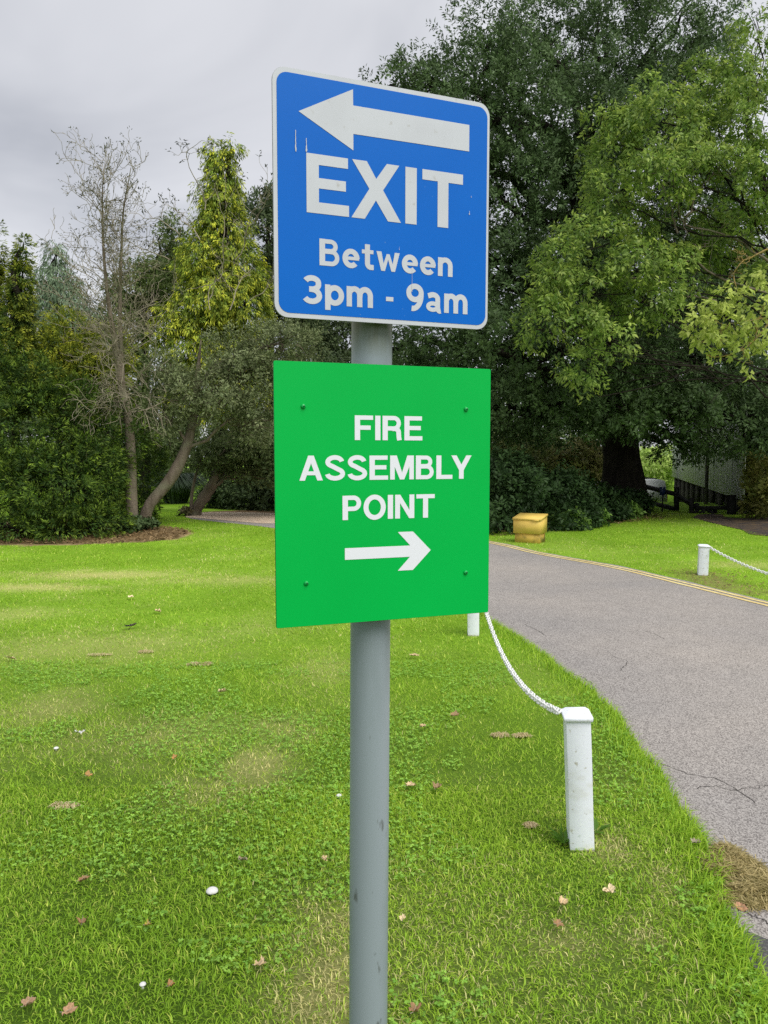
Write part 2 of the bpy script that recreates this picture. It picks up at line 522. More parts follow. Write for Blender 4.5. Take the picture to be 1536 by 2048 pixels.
def cap(ch):
    h = B_ / 2
    if ch == 'I': return rc(0, 0, S_, 1), S_
    if ch == 'F': return rc(0, 0, S_, 1) + rc(0, 1 - B_, .74, 1) + rc(0, .42, .64, .42 + B_), .74
    if ch == 'E': return rc(0, 0, S_, 1) + rc(0, 1 - B_, .74, 1) + rc(0, .425, .69, .425 + B_) + rc(0, 0, .76, B_), .76
    if ch == 'L': return rc(0, 0, S_, 1) + rc(0, 0, .70, B_), .70
    if ch == 'T': return rc(0, 1 - B_, .78, 1) + rc(.39 - S_ / 2, 0, .39 + S_ / 2, 1), .78
    if ch == 'N': return rc(0, 0, S_ * .95, 1) + rc(.80 - S_ * .95, 0, .80, 1) + [[(0, 1), (.215, 1), (.80, 0), (.585, 0)]], .80
    if ch == 'M': return rc(0, 0, .19, 1) + rc(.80, 0, .99, 1) + [[(0, 1), (.275, 1), (.585, 0), (.405, 0)], [(.99, 1), (.715, 1), (.405, 0), (.585, 0)]], .99
    if ch == 'Y': return rc(.345, 0, .55, .44) + [[(0, 1), (.235, 1), (.55, .43), (.345, .37)], [(.895, 1), (.66, 1), (.345, .43), (.55, .37)]], .895
    if ch == 'A': return [[(0, 0), (.215, 0), (.56, 1), (.345, 1)], [(.905, 0), (.69, 0), (.345, 1), (.56, 1)]] + rc(.2, .215, .7, .215 + .155), .905
    if ch == 'P': return rc(0, 0, S_, 1) + stroke([(.1, 1 - h), (.44, 1 - h)] + arc(.44, .685, .21, 1 - h - .685, 90, -90) + [(.1, .37 + h)], .18), .75
    if ch == 'R': return rc(0, 0, S_, 1) + stroke([(.1, 1 - h), (.47, 1 - h)] + arc(.47, .70, .20, 1 - h - .70, 90, -90) + [(.1, .4 + h)], .175) + stroke([(.40, .475)] + arc(.49, .33, .175, .15, 85, 0, 8) + [(.675, .14), (.70, 0)], .195), .82
    if ch == 'B': return rc(0, 0, S_, 1) + stroke([(.1, 1 - h), (.43, 1 - h)] + arc(.43, .735, .185, 1 - h - .735, 90, -90) + [(.1, .555)], .165) + stroke([(.1, .535), (.46, .535)] + arc(.46, .31, .215, .225, 90, -90) + [(.1, h)], .17), .79
    if ch == 'O': return stroke(arc(.45, .5, .35, .425, 0, 354, 48), .2, True), .9
    if ch == 'S': return stroke(arc(.395, .735, .27, .19, 8, 90, 8) + arc(.395, .735, .285, .19, 95, 180, 9) + arc(.40, .735, .29, .175, 187, 245, 7) + arc(.395, .27, .30, .185, 62, 0, 8) + arc(.395, .27, .30, .19, -5, -90, 9) + arc(.395, .27, .30, .19, -95, -174, 9), .185), .80
    w = .20
    q = w / 2
    if ch == 'e': return stroke(arc(.325, .36, .235, .27, 0, 318, 30), w) + rc(.1, .30, .64, .43), .65
    if ch == 't': return stroke([(.22, .96), (.22, .26)] + arc(.35, .24, .13, .15, 180, 270, 7) + [(.47, .09)], w) + rc(0, .60, .46, .75), .48
    if ch == 'w': return [[(0, .74), (.20, .74), (.34, 0), (.19, 0)], [(.19, 0), (.34, 0), (.53, .66), (.41, .66)], [(.53, .66), (.41, .66), (.60, 0), (.75, 0)], [(.60, 0), (.75, 0), (.94, .74), (.74, .74)]], .94
    if ch == 'n': return rc(0, 0, w, .74) + stroke([(q, .36)] + arc(.31, .42, .22, .235, 168, 0, 14) + [(.53, 0)], w), .53 + q
    if ch == 'm': return rc(0, 0, w, .74) + stroke([(q, .36)] + arc(.295, .42, .20, .235, 168, 0, 14) + [(.495, 0)], w) + stroke([(.495, .36)] + arc(.70, .42, .20, .235, 168, 0, 14) + [(.90, 0)], w), .90 + q
    if ch == 'p': return rc(0, -.18, w, .74) + stroke(arc(.36, .36, .245, .275, 0, 352, 30), w, True), .70
    if ch == 'a': return stroke([(.09, .60)] + arc(.29, .50, .20, .155, 128, 0, 12) + [(.49, .16)] + arc(.58, .16, .09, .11, 180, 265, 5) + [(.62, .06)], w) + stroke(arc(.285, .205, .195, .12, 0, 350, 22), .16, True), .66
    if ch == 'B_': return cap('B')
    if ch == '3': return stroke(arc(.34, .76, .24, .165, 158, 0, 12) + arc(.34, .70, .24, .175, -5, -90, 8) + [(.24, .525)], w) + stroke([(.24, .525), (.33, .525)] + arc(.34, .30, .27, .22, 85, 0, 9) + arc(.34, .29, .27, .2, -5, -155, 12), w), .72
    if ch == '9': return stroke(arc(.35, .67, .255, .25, 0, 352, 30), w, True) + stroke([(.605, .68)] + arc(.26, .62, .345, .54, 0, -98, 14), w), .70
    if ch == '-': return rc(0, .30, .30, .46), .30
    return [], .3

def glyph_tris(polys):
    vc, fc = [], []
    for p in polys:
        a = sum(p[i][0] * p[(i + 1) % len(p)][1] - p[(i + 1) % len(p)][0] * p[i][1] for i in range(len(p)))
        if abs(a) < 1e-7: continue
        if a < 0: p = p[::-1]
        fc.append(list(range(len(vc), len(vc) + len(p))))
        vc += [Vector(q) for q in p]
    v, e, f, ov, oe, of = delaunay_2d_cdt(vc, [], fc, 0, 1e-5, True)
    V2 = np.array([(q.x, q.y) for q in v])
    cen = np.array([V2[list(t)].mean(0) for t in f])
    keep = np.zeros(len(f), bool)
    for p in fc:
        keep |= inside(cen, [vc[i] for i in p])
    return V2, [f[i] for i in range(len(f)) if keep[i]]

def lettering(parent, material, text, u0, u1, v0, v1, y, gaps=None, label=None):
    """one word, ink spans u0..u1 (mm), baseline v0, cap top v1"""
    sb = .085 if text.isupper() else .10
    x, items = 0.0, []
    for k, ch in enumerate(text):
        if ch == ' ':
            x += .34; continue
        polys, w = cap(ch)
        kern = 0
        if k and (text[k - 1], ch) in (('L', 'Y'),): kern = -.14
        if k and (text[k - 1], ch) in (('F', 'I'),): kern = -.0
        x += kern
        items.append((polys, x)); x += w + sb
    W = x - sb
    sx, sz = (u1 - u0) / W, v1 - v0
    for polys, x0 in items:
        v, f = glyph_tris(polys)
        V = np.c_[(u0 + (v[:, 0] + x0) * sx), np.full(len(v), y), v0 + v[:, 1] * sz]
        mb = MB(); mb.add(V * [1e-3, 1, 1e-3], [tuple(t) for t in f])
        build('letter' if text != '-' else 'dash', mb, material, parent, local=True)
def flat(name, parent, material, poly, y):
    v, f = glyph_tris([list(map(tuple, poly))])
    mb = MB(); mb.add(np.c_[v[:, 0], np.full(len(v), y * 1000), v[:, 1]] * 1e-3, [tuple(t) for t in f])
    return build(name, mb, material, parent, local=True)
def rrect(w, h, r, n=8):
    out = []
    for cx, cy, a in ((w / 2 - r, h / 2 - r, 0), (-w / 2 + r, h / 2 - r, 90), (-w / 2 + r, -h / 2 + r, 180), (w / 2 - r, -h / 2 + r, 270)):
        out += arc(cx, cy, r, r, a, a + 90, n)
    return out

# ------------------------------------------------------------------ pole and signs
def rot(yaw, tilt, roll):
    return Matrix.Rotation(yaw, 3, 'Z') @ Matrix.Rotation(tilt, 3, 'X') @ Matrix.Rotation(roll, 3, 'Y')
ptop, plow = A(743.5, 690, 1.487), A(736.5, 2048, 1.50)
axis = (ptop - plow) / (ptop[2] - plow[2])
pole_at = lambda z: plow + axis * (z - plow[2])
pole = thing('sign_pole', 'plain grey metal pole carrying the blue and green signs', 'pole', pole_at(0))
m_pole = mat('grey_pole_paint', (.30, .355, .385), .36, .5, noise=[(7, (.20, .245, .255), .45, .7, 5, (1, 1, .25))])
def pole_material():
    n, l = m_pole.node_tree.nodes, m_pole.node_tree.links
    p = n['Principled BSDF']
    src = p.inputs['Base Color'].links[0].from_socket
    tc = n.new('ShaderNodeTexCoord')
    sep = n.new('ShaderNodeSeparateXYZ'); l.new(tc.outputs['Object'], sep.inputs[0])
    nz = n.new('ShaderNodeTexNoise'); nz.inputs['Scale'].default_value = 26; nz.inputs['Detail'].default_value = 5
    mp = n.new('ShaderNodeMapping'); mp.inputs['Scale'].default_value = (1.6, 1.6, .3)
    l.new(tc.outputs['Object'], mp.inputs['Vector']); l.new(mp.outputs[0], nz.inputs['Vector'])
    # algae that has run down the pole from the foot of the upper plate
    a = n.new('ShaderNodeMapRange'); a.inputs['From Min'].default_value = 1.68; a.inputs['From Max'].default_value = 1.745
    l.new(sep.outputs['Z'], a.inputs['Value'])
    b = n.new('ShaderNodeMapRange'); b.inputs['From Min'].default_value = .22; b.inputs['From Max'].default_value = .52
    l.new(nz.outputs['Fac'], b.inputs['Value'])
    mu = n.new('ShaderNodeMath'); mu.operation = 'MULTIPLY'
    l.new(a.outputs[0], mu.inputs[0]); l.new(b.outputs[0], mu.inputs[1])
    mx = n.new('ShaderNodeMix'); mx.data_type = 'RGBA'
    l.new(mu.outputs[0], mx.inputs[0]); l.new(src, mx.inputs[6]); mx.inputs[7].default_value = (.10, .11, .02, 1)
    # faint scuffs
    s2 = n.new('ShaderNodeTexNoise'); s2.inputs['Scale'].default_value = 30; s2.inputs['Detail'].default_value = 8
    mp2 = n.new('ShaderNodeMapping'); mp2.inputs['Scale'].default_value = (1.2, 1.2, .5)
    l.new(tc.outputs['Object'], mp2.inputs['Vector']); l.new(mp2.outputs[0], s2.inputs['Vector'])
    c = n.new('ShaderNodeMapRange'); c.inputs['From Min'].default_value = .66; c.inputs['From Max'].default_value = .72
    l.new(s2.outputs['Fac'], c.inputs['Value'])
    mx2 = n.new('ShaderNodeMix'); mx2.data_type = 'RGBA'
    l.new(c.outputs[0], mx2.inputs[0]); l.new(mx.outputs[2], mx2.inputs[6]); mx2.inputs[7].default_value = (.15, .17, .17, 1)
    l.new(mx2.outputs[2], p.inputs['Base Color'])
pole_material()
mb = MB(); mb.tube([pole_at(z) for z in (-.3, .3, .8, 1.3, 1.8, 2.12)], .0392, 40)
build('tube', mb, m_pole, pole, smooth=True)
mb = MB(); mb.tube([pole_at(2.118), pole_at(2.135), pole_at(2.142)], [.0405, .0405, .032], 32)
build('end_cap', mb, mat('black_cap', (.03, .03, .03), .5), pole)
m_scuff = mat('scuff', (.16, .19, .19), .6, .3)

m_alu = mat('bare_aluminium', (.45, .46, .47), .4, .5, metal=.7)
m_refl = mat('grey_reflective_sheet', (.63, .655, .71), .45, .4, noise=[(9, (.58, .60, .65), .45, .7, 6), (60, (.50, .50, .50), .66, .76, 6)])
m_blue = mat('blue_sheet', (.0, .140, .62), .38, .2, noise=[(5, (.0, .150, .65), .4, .65, 5), (130, (.1, .26, .6), .73, .8, 4)])
m_edge = mat('plate_edge', (.36, .37, .37), .5, .5, metal=.4, noise=[(40, (.16, .17, .13), .5, .7)])
def sign_root(name, label, cat, x0, y0, z0, yaw, tilt, roll):
    o = bpy.data.objects.new(name, None)
    o.matrix_world = Matrix.Translation((x0, y0, z0)) @ rot(yaw, tilt, roll).to_4x4()
    o.empty_display_size = .2
    link(o)
    return tag(o, label, cat)
def fittings(parent, w, zs, half):
    for z in zs:
        mb = MB(); mb.box((0, .011, z), (w * .86, .016, .03)); mb.box((0, .0205, z), (w * .86, .003, .014))
        build('back_rail', mb, m_alu, parent, local=True)
    return
sg = sign_root('exit_sign', 'blue square EXIT sign with grey left-pointing arrow, upper sign on the pole', 'sign', .0045, 1.43, 1.9509, .37, .0079, -.0028)
W, H = 419., 420.8
mb = MB()
o_ = rrect(W - 2, H - 2, 23)
mb.prism([(x * 1e-3, z * 1e-3) for x, z in o_], -.001, .0025)
build('plate', mb, m_edge, sg, local=True)
flat('border', sg, m_refl, rrect(W - 2.6, H - 2.6, 23), -.0014)
flat('blue_panel', sg, m_blue, [(x + 1.2, z) for x, z in rrect(404.5, 402.5, 19)], -.0019)
flat('arrow', sg, m_refl, [(-163.1, 139.9), (-64.2, 191.9), (-64.0, 164.6), (165.2, 165.0), (165.2, 117.2), (-63.8, 116.2), (-63.8, 88.0)][::-1], -.0024)
for poly in ([(-150, 72.9), (-74, 72.9), (-74, 55), (-127.6, 55), (-127.6, 33), (-78, 33), (-78, 15.4), (-127.6, 15.4), (-127.6, -8.3), (-72.3, -8.3), (-72.3, -27.3), (-150, -27.3)],
             [(-66.3, 73.1), (-38.6, 73.1), (-20.6, 44.5), (-.3, 73.1), (24, 73.1), (-7.5, 26.2), (27.5, -27.3), (2, -27.3), (-21.3, 6.9), (-42.6, -27.3), (-67.9, -27.3), (-33.8, 25.8)],
             [(36, 73.2), (58.5, 73.2), (58.5, -27.2), (36, -27.2)],
             [(69.8, 73.4), (152.8, 73.4), (152.8, 55.1), (122.8, 55.1), (122.8, -26.8), (100.8, -26.8), (100.8, 55.1), (69.8, 55.1)]):
    flat('letter', sg, m_refl, poly, -.0024)
lettering(sg, m_refl, 'Between', -127.4, 132.6, -115.6, -69.6, -.0024, label='grey word Between')
lettering(sg, m_refl, '3pm', -158.7, -27.2, -183.3, -135.2, -.0024, label='grey time 3pm')
lettering(sg, m_refl, '-', -1.8, 12.7, -183.3, -135.2, -.0024, label='grey dash')
lettering(sg, m_refl, '9am', 38.6, 164.6, -182.6, -134.4, -.0024, label='grey time 9am')
m_drop = mat('pale_droppings', (.62, .64, .66), .7, .2)
for k, (u, v0, v1, w) in enumerate([(-168.7, 72, 108, 2.0), (-149.7, 74, 97, 2.2), (49.6, -149, -104, .8), (166.7, 2, 9, 1.6), (170, 34, 37, 1.2), (24, -76, -70, .7)]):
    r2 = np.random.default_rng(k)
    zz = np.linspace(v0, v1, 9)
    ww = .6 * w * (.25 + .9 * np.clip((v1 - zz) / (v1 - v0) - .45, 0, 1) * 1.8 + .3 * r2.random(9))
    ww[0] *= .4
    uu = u + (r2.random(9) - .5) * .7
    poly = [(uu[i] - ww[i], zz[i]) for i in range(9)] + [(uu[i] + ww[i], zz[i]) for i in range(8, -1, -1)]
    flat('streak', sg, m_drop, poly, -.0029)
fittings(sg, .42, (.12, -.12), 0)

m_green = mat('green_panel_paint', (.0, .50, .075), .36, .2, noise=[(4, (.0, .47, .07), .4, .7, 4)])
m_white = mat('white_vinyl', (.86, .88, .95), .4, .3)
m_gedge = mat('green_edge', (.0, .26, .05), .5, .3)
fs = sign_root('fire_assembly_sign', 'bright green sign reading FIRE ASSEMBLY POINT with right-pointing arrow, lower on the pole', 'sign', .0061, 1.43, 1.4295, .342, .0037, -.0014)
W, H = 422.8, 474.3
mb = MB(); mb.prism([(x * 1e-3, z * 1e-3) for x, z in rrect(W, H, 3, 3)], -.0012, .0028)
build('plate', mb, m_gedge, fs, local=True)
flat('face', fs, m_green, rrect(W - .8, H - .8, 3, 3), -.0016)
lettering(fs, m_white, 'FIRE', -63.6, 69.2, 99.5, 144.3, -.0021, label='white word FIRE')
lettering(fs, m_white, 'ASSEMBLY', -167.3, 171.6, 26.8, 71.4, -.0021, label='white word ASSEMBLY')
lettering(fs, m_white, 'POINT', -87.4, 95, -46.1, -1.6, -.0021, label='white word POINT')
flat('arrow', fs, m_white, [(-83.2, -97.8), (45.2, -97.8), (20.3, -71.5), (50.8, -71.5), (87.2, -108.2), (50.8, -144.6), (20.3, -144.6), (44.8, -119.2), (-83.2, -119.2)][::-1], -.0021)
m_screw = mat('green_screw_cap', (.0, .40, .08), .3, .5)
for u, v in [(-159, 158.5), (159.1, 159.5), (161.2, -155.2), (-156, -158.2)]:
    mb = MB()
    mb.tube([(u * 1e-3, y, v * 1e-3) for y in (-.0016, -.003, -.0046, -.0056)], [.0046, .0046, .0036, .0022], 14)
    s_ = build('screw', mb, m_screw, fs, smooth=True, local=True)
    mb = MB(); mb.box((u * 1e-3 + .0006, -.0058, v * 1e-3), (.0022, .0006, .0028), M=Matrix.Rotation(.5, 3, 'Y'))
    build('screw_slot', mb, mat('slot_dark', (.01, .07, .02), .6), s_, local=True)
fittings(fs, .42, (.16, -.16), 0)
# clips hold the rails to the pole
for par, zs in ((sg, (2.07, 1.83)), (fs, (1.59, 1.27))):
    inv = par.matrix_basis.inverted()
    for z in zs:
        pc = pole_at(z)
        a = np.radians(np.linspace(0, 360, 25))
        ring = [inv @ Vector((pc[0] + .0412 * math.cos(t), pc[1] + .0412 * math.sin(t), z)) for t in a]
        mb = MB()
        for k in range(24):
            u, v = np.array(ring[k]), np.array(ring[k + 1])
            up = np.array([0, 0, .0125])
            mb.add([u - up, v - up, v + up, u + up], [(0, 1, 2, 3)])
        build('pole_clip', mb, m_alu, par, smooth=True, local=True)

# ------------------------------------------------------------------ roped posts
m_post = mat('white_post_paint', (.84, .88, .96), .6, .3, noise=[(14, (.72, .74, .73), .5, .75, 8, (1, 1, 1.6)), (45, (.50, .49, .42), .63, .70, 6)], bump=(70, .2, .002))
m_post_foot = mat('weathered_foot', (.58, .56, .47), .8, .1, noise=[(30, (.30, .27, .18), .4, .65, 6)])
def white_post(label, base, h, w, yaw, lean, seed):
    o = bpy.data.objects.new('white_post', None)
    M3 = Matrix.Rotation(lean[0], 3, 'Y') @ Matrix.Rotation(lean[1], 3, 'X') @ Matrix.Rotation(yaw, 3, 'Z')
    o.matrix_world = Matrix.Translation(base) @ M3.to_4x4()
    link(o); tag(o, label, 'post', 'white wooden posts along the drive')
    r2 = np.random.default_rng(seed)
    mb = MB()
    zs = np.linspace(-.06, h - .045, 8)
    ring = np.array([(-.485, -.5), (.485, -.5), (.5, -.485), (.5, .485), (.485, .5), (-.485, .5), (-.5, .485), (-.5, -.485)])
    V = np.array([[(x * w + (r2.random() - .5) * .0008, y * w + (r2.random() - .5) * .0008, z) for x, y in ring] for z in zs])
    n = len(ring)
    F = [(a * n + b, a * n + (b + 1) % n, (a + 1) * n + (b + 1) % n, (a + 1) * n + b) for a in range(7) for b in range(n)]
    mb.add(V.reshape(-1, 3), F)
    build('shaft', mb, m_post, o, local=True)
    mb = MB()
    lv = [(h - .047, 1.0), (h - .0455, 1.16), (h - .030, 1.18), (h - .0285, 1.12), (h - .017, .82)]
    V = np.array([[(x * w * k, y * w * k, z) for x, y in ring] for z, k in lv]).reshape(-1, 3)
    F = [(a * n + b, a * n + (b + 1) % n, (a + 1) * n + (b + 1) % n, (a + 1) * n + b) for a in range(4) for b in range(n)]
    F += [tuple(range(4 * n, 5 * n)), tuple(range(n))[::-1]]
    mb.add(V, F)
    build('cap', mb, m_post, o, local=True)
    mb = MB()
    k = 1.012
    zt = [.003 + .016 * r2.random() ** 2 for _ in ring]
    V = [(x * w * k, y * w * k, -.03) for x, y in ring] + [(x * w * k, y * w * k, zt[i]) for i, (x, y) in enumerate(ring)]
    mb.add(V, [(b, (b + 1) % n, n + (b + 1) % n, n + b) for b in range(n)])
    build('stained_foot', mb, m_post_foot, o, local=True)
    return o
P1, P2_, P3 = G(1161, 1690), G(946.5, 1270), G(1405, 1150)
P4 = np.array([5.05, 6.8, 0])
white_post('white post beside the road with flaking paint and a chain on its cap', P1, .55, .091, R(-5.5), (-R(2.7), 0), 1)
white_post('white post half hidden behind the lower corner of the green sign', P2_, .50, .094, R(-4), (-R(.6), 0), 2)
white_post('white post on the far verge across the road', P3, .405, .115, R(-14), (R(1.2), 0), 3)
white_post('white post at the end of the far verge chain', P4, .42, .115, R(-14), (0, 0), 4)

m_chain = mat('white_plastic_chain', (.86, .87, .86), .5, .4)
def link_mesh(L, Wd, r):
    mb = MB()
    path = []
    for cx, a0 in ((L / 2 - Wd / 2, -90), (-(L / 2 - Wd / 2), 90)):
        path += [(cx + Wd / 2 * math.cos(R(a)), Wd / 2 * math.sin(R(a)), 0) for a in (a0, a0 + 60, a0 + 120, a0 + 180)]
    n, k = len(path), 4
    P = np.array(path)
    V = []
    for i in range(n):
        T = P[(i + 1) % n] - P[i - 1]; T /= np.linalg.norm(T)
        N_ = np.array([-T[1], T[0], 0])
        V += [P[i] + r * (math.cos(a) * N_ + math.sin(a) * np.array([0, 0, 1])) for a in np.arange(k) * 2 * math.pi / k + .785]
    F = [(i * k + j, ((i + 1) % n) * k + j, ((i + 1) % n) * k + (j + 1) % k, i * k + (j + 1) % k) for i in range(n) for j in range(k)]
    mb.add(V, F)
    return mesh_from('link', mb, m_chain, smooth=True)
def chain(label, a, b, sag, pitch, L, Wd, r, seed):
    root = thing('chain', label, 'chain', a, 'white plastic chains slung between posts')
    a, b = np.array(a), np.array(b)
    t = np.linspace(0, 1, 400)
    P = a + (b - a) * t[:, None]
    P[:, 2] -= 4 * sag * t * (1 - t)
    s = np.r_[0, np.cumsum(np.linalg.norm(np.diff(P, axis=0), axis=1))]
    n = int(s[-1] / pitch)
    me = link_mesh(L, Wd, r)
    r2 = np.random.default_rng(seed)
    for k in range(n):
        q = (k + .5) / n * s[-1]
        p = np.array([np.interp(q, s, P[:, i]) for i in range(3)])
        p2 = np.array([np.interp(q + .01, s, P[:, i]) for i in range(3)]) - np.array([np.interp(q - .01, s, P[:, i]) for i in range(3)])
        x = Vector(p2).normalized()
        y = x.cross(Vector((0, 0, 1))).normalized()
        z = x.cross(y)
        M = Matrix((x, y, z)).transposed()
        M = M @ Matrix.Rotation((R(45) if k % 2 else R(-45)) + (r2.random() - .5) * .7, 3, 'X') @ Matrix.Rotation((r2.random() - .5) * .25, 3, 'Z')
        o = bpy.data.objects.new('link', me)
        o.matrix_basis = Matrix.Translation(p - a) @ M.to_4x4()
        link(o, root)
c1a = A(1119, 1424, P1[1] + .02); c1b = np.array([P2_[0] + .035, P2_[1] - .03, .455])
chain('white plastic chain sagging over the lawn beside the road', c1a, c1b, .21, .026, .038, .024, .0046, 1)
chain('white chain running off the frame from the far verge post', np.array([P3[0] + .05, P3[1] - .03, .365]), P4 + [0, .05, .36], .235, .030, .044, .028, .0055, 2)

# ------------------------------------------------------------------ grit bin
gb = G(1060, 1084)
gr = thing('grit_bin', 'yellow plastic grit bin with sloping lid at the road edge', 'bin', gb)
m_bin = mat('yellow_bin_plastic', (.80, .57, .13), .55, .3, noise=[(6, (.70, .48, .11), .45, .7, 6), (14, (.40, .31, .1), .68, .8, 8)])
m_bin2 = mat('yellow_bin_stained', (.66, .44, .09), .6, .3, noise=[(7, (.2, .17, .04), .5, .7, 7), (18, (.12, .13, .03), .6, .75, 6)])
yaw = R(-28)
def bin_prism(zs, parts_xy):
    c, s = math.cos(yaw), math.sin(yaw)
    V = []
    for z, (hx, hy, dzf) in zip(zs, parts_xy):
        for sx, sy in ((-1, -1), (1, -1), (1, 1), (-1, 1)):
            x, y = sx * hx * .8, sy * hy * .85
            zz = z + (dzf if sy > 0 else 0)
            V.append((gb[0] + x * c - y * s, gb[1] + x * s + y * c, zz))
    F = [(3, 2, 1, 0)]
    for k in range(len(zs) - 1):
        F += [(4 * k + a, 4 * k + (a + 1) % 4, 4 * k + 4 + (a + 1) % 4, 4 * k + 4 + a) for a in range(4)]
    F.append(tuple(4 * (len(zs) - 1) + a for a in range(4)))
    mb = MB(); mb.add(V, F)
    return mb
build('base', bin_prism([-.02, .17], [(.275, .215, 0), (.27, .21, 0)]), m_bin2, gr)
build('hopper', bin_prism([.165, .40], [(.30, .235, 0), (.302, .236, .05)]), m_bin, gr)
build('lid', bin_prism([.397, .43], [(.318, .25, .055), (.315, .248, .06)]), m_bin, gr)
mb = MB(); mb.box(gb + np.array([.04, -.262, .40]), (.12, .02, .02), yaw)
build('lid_handle', mb, m_bin, gr)

# ------------------------------------------------------------------ foliage machinery
def unit(v):
    return v / (np.linalg.norm(v, axis=-1, keepdims=True) + 1e-9)
def leaf_quads(P, D, Ln, Wd, r2, up=.6, fold=.25, N=None):
    n = len(P)
    want = np.array([0, 0, up * 3]) if N is None else N * 1.9 + np.array([0, 0, .7])
    side = np.cross(D, unit(r2.normal(size=(n, 3)) * (1 if N is None else .75) + want))
    side = unit(side)
    nrm = np.cross(side, D)
    Ln, Wd = np.asarray(Ln)[..., None], np.asarray(Wd)[..., None]
    V = np.empty((n, 4, 3))
    V[:, 0] = P
    m = P + D * Ln * .45
    V[:, 1] = m - side * Wd * .5 + nrm * Wd * fold
    V[:, 2] = P + D * Ln - nrm * Ln * .08
    V[:, 3] = m + side * Wd * .5 + nrm * Wd * fold
    F = np.arange(n * 4).reshape(n, 4)
    return V.reshape(-1, 3), F

def clump_world(c):
    px, py, Yd, rx, ry, rd = c
    p = A(px, py, Yd)
    k = Yd / FPX
    return p, np.array([rx * k, rd, ry * k])

def sprays(clumps, n, r2, inner=.55, lump=.28, puff=9, core=.38):
    """points and outward directions spread over the union of ellipsoids"""
    cs = [clump_world(c) for c in clumps]
    area = np.array([(r[0] * r[2] + r[0] * r[1] + r[1] * r[2]) for _, r in cs])
    cnt = np.maximum(1, (n * area / area.sum()).astype(int))
    PP, DD = [], []
    for ci, ((p, r), m) in enumerate(zip(cs, cnt)):
        m2 = int(m * 1.6)
        if puff:
            K = max(4, int(puff * max(1.0, r.prod() ** (1 / 3) / .9)))
            pd = unit(r2.normal(size=(K, 3)))
            pc = p + pd * r * (.45 + .5 * r2.random((K, 1)))
            rs = r * (.26 + .2 * r2.random((K, 1))) * (9 / K) ** .25
            ki = r2.integers(0, K, m2)
            sd0 = unit(r2.normal(size=(m2, 3)) + pd[ki] * .55 + np.array([0, 0, .35]))
            q = pc[ki] + sd0 * rs[ki] * (inner * .6 + (1 - inner * .6) * r2.random((m2, 1)) ** .5)
            kp = q[:, 2] > .05
            mc = int(m * (1 - core))
            PP.append(q[kp][:mc]); DD.append(unit(sd0 * .7 + pd[ki] * .5)[kp][:mc])
            m = m - mc
            m2 = int(m * 1.6) + 1
        d = unit(r2.normal(size=(m2, 3)))
        # lumpy surface: nearest of some random knobs bulges
        kn = unit(r2.normal(size=(14, 3)))
        bul = np.max(d @ kn.T, axis=1)
        rad = (1 - lump) + lump * np.clip((bul - .72) / .28, 0, 1) + r2.normal(size=m2) * .05
        f = inner + (1 - inner) * r2.random(m2) ** .45
        q = p + d * r * (rad * f)[:, None]
        keep = np.ones(m2, bool)
        for cj, (p2, r_2) in enumerate(cs):
            if cj != ci:
                keep &= (((q - p2) / r_2) ** 2).sum(1) > .42
        keep &= q[:, 2] > .05
        q, d = q[keep][:m], d[keep][:m]
        PP.append(q); DD.append(unit(d / r))
    return np.concatenate(PP), np.concatenate(DD)

FOL = 2.65
def spray_leaves(P, D, L, size, ll, lw, r2, droop=0., spread=.9, up=.6, ca=(.05, .08, .03), cb=(.09, .13, .04), tip=None, var=.25, fold=.25, dirj=.7):
    """each spray is a short twig with L leaves"""
    n = len(P)
    ax = unit(D + r2.normal(size=(n, 3)) * dirj * .6 + np.array([0, 0, .25 - droop]))
    sz = size * (.65 + .7 * r2.random(n))
    t = r2.random((n, L)) ** .8
    rad = unit(r2.normal(size=(n, L, 3)))
    rad = unit(rad - ax[:, None] * (rad * ax[:, None]).sum(-1, keepdims=True))
    base = P[:, None] + ax[:, None] * (sz[:, None] * t)[..., None] + rad * (sz[:, None] * .22 * (1 - t * .5))[..., None]
    base[..., 2] -= droop * sz[:, None] * t * t * .5
    dl = unit(ax[:, None] * (1 - spread * .5) + rad * spread + np.array([0, 0, -droop * .9]))
    ln = ll * (.6 + .7 * r2.random((n, L)))
    V, F = leaf_quads(base.reshape(-1, 3), dl.reshape(-1, 3), ln.ravel(), (ln * lw / ll).ravel(), r2, up, fold, np.repeat(D, L, 0))
    ca, cb = np.array(ca), np.array(cb)
    mixs = np.clip(r2.random((n, 1)) * .75 + r2.random((n, L)) * .3, 0, 1)[..., None]
    col = ca + (cb - ca) * mixs
    if tip is not None:
        k = (np.clip(t - .35, 0, 1) / .65)[..., None] * (r2.random((n, 1, 1)) * .9 + .1)
        col = col + (np.array(tip) - col) * k
    col = col * (1 + var * (r2.random((n, 1, 1)) * 2 - 1)) * FOL
    return V, F, col.reshape(-1, 3)

m_leaf = mat('broad_leaf', (1, 1, 1), .5, .18, attr=True, translucent=.25)
m_leaf_thin = mat('thin_leaf', (1, 1, 1), .5, .3, attr=True, translucent=.42)
m_needle = mat('conifer_leaf', (1, 1, 1), .6, .2, attr=True, translucent=.2)
m_bark_dark = mat('dark_bark', (.032, .027, .022), .95, .1, noise=[(8, (.016, .013, .011), .45, .65, 7, (1, 1, .25))], bump=(14, 1, .05))
m_bark = mat('grey_brown_bark', (.20, .165, .125), .9, .15, noise=[(9, (.11, .09, .062), .45, .7, 7, (1, 1, .3)), (3, (.20, .20, .13), .5, .7)], bump=(30, .8, .02))
m_twig = mat('pale_twig', (.36, .32, .235), .9, .15, noise=[(6, (.20, .175, .125), .45, .65, 5)])
m_lichen = mat('lichen_twig', (.36, .26, .09), .9, .1, noise=[(12, (.22, .19, .12), .45, .65, 5)])

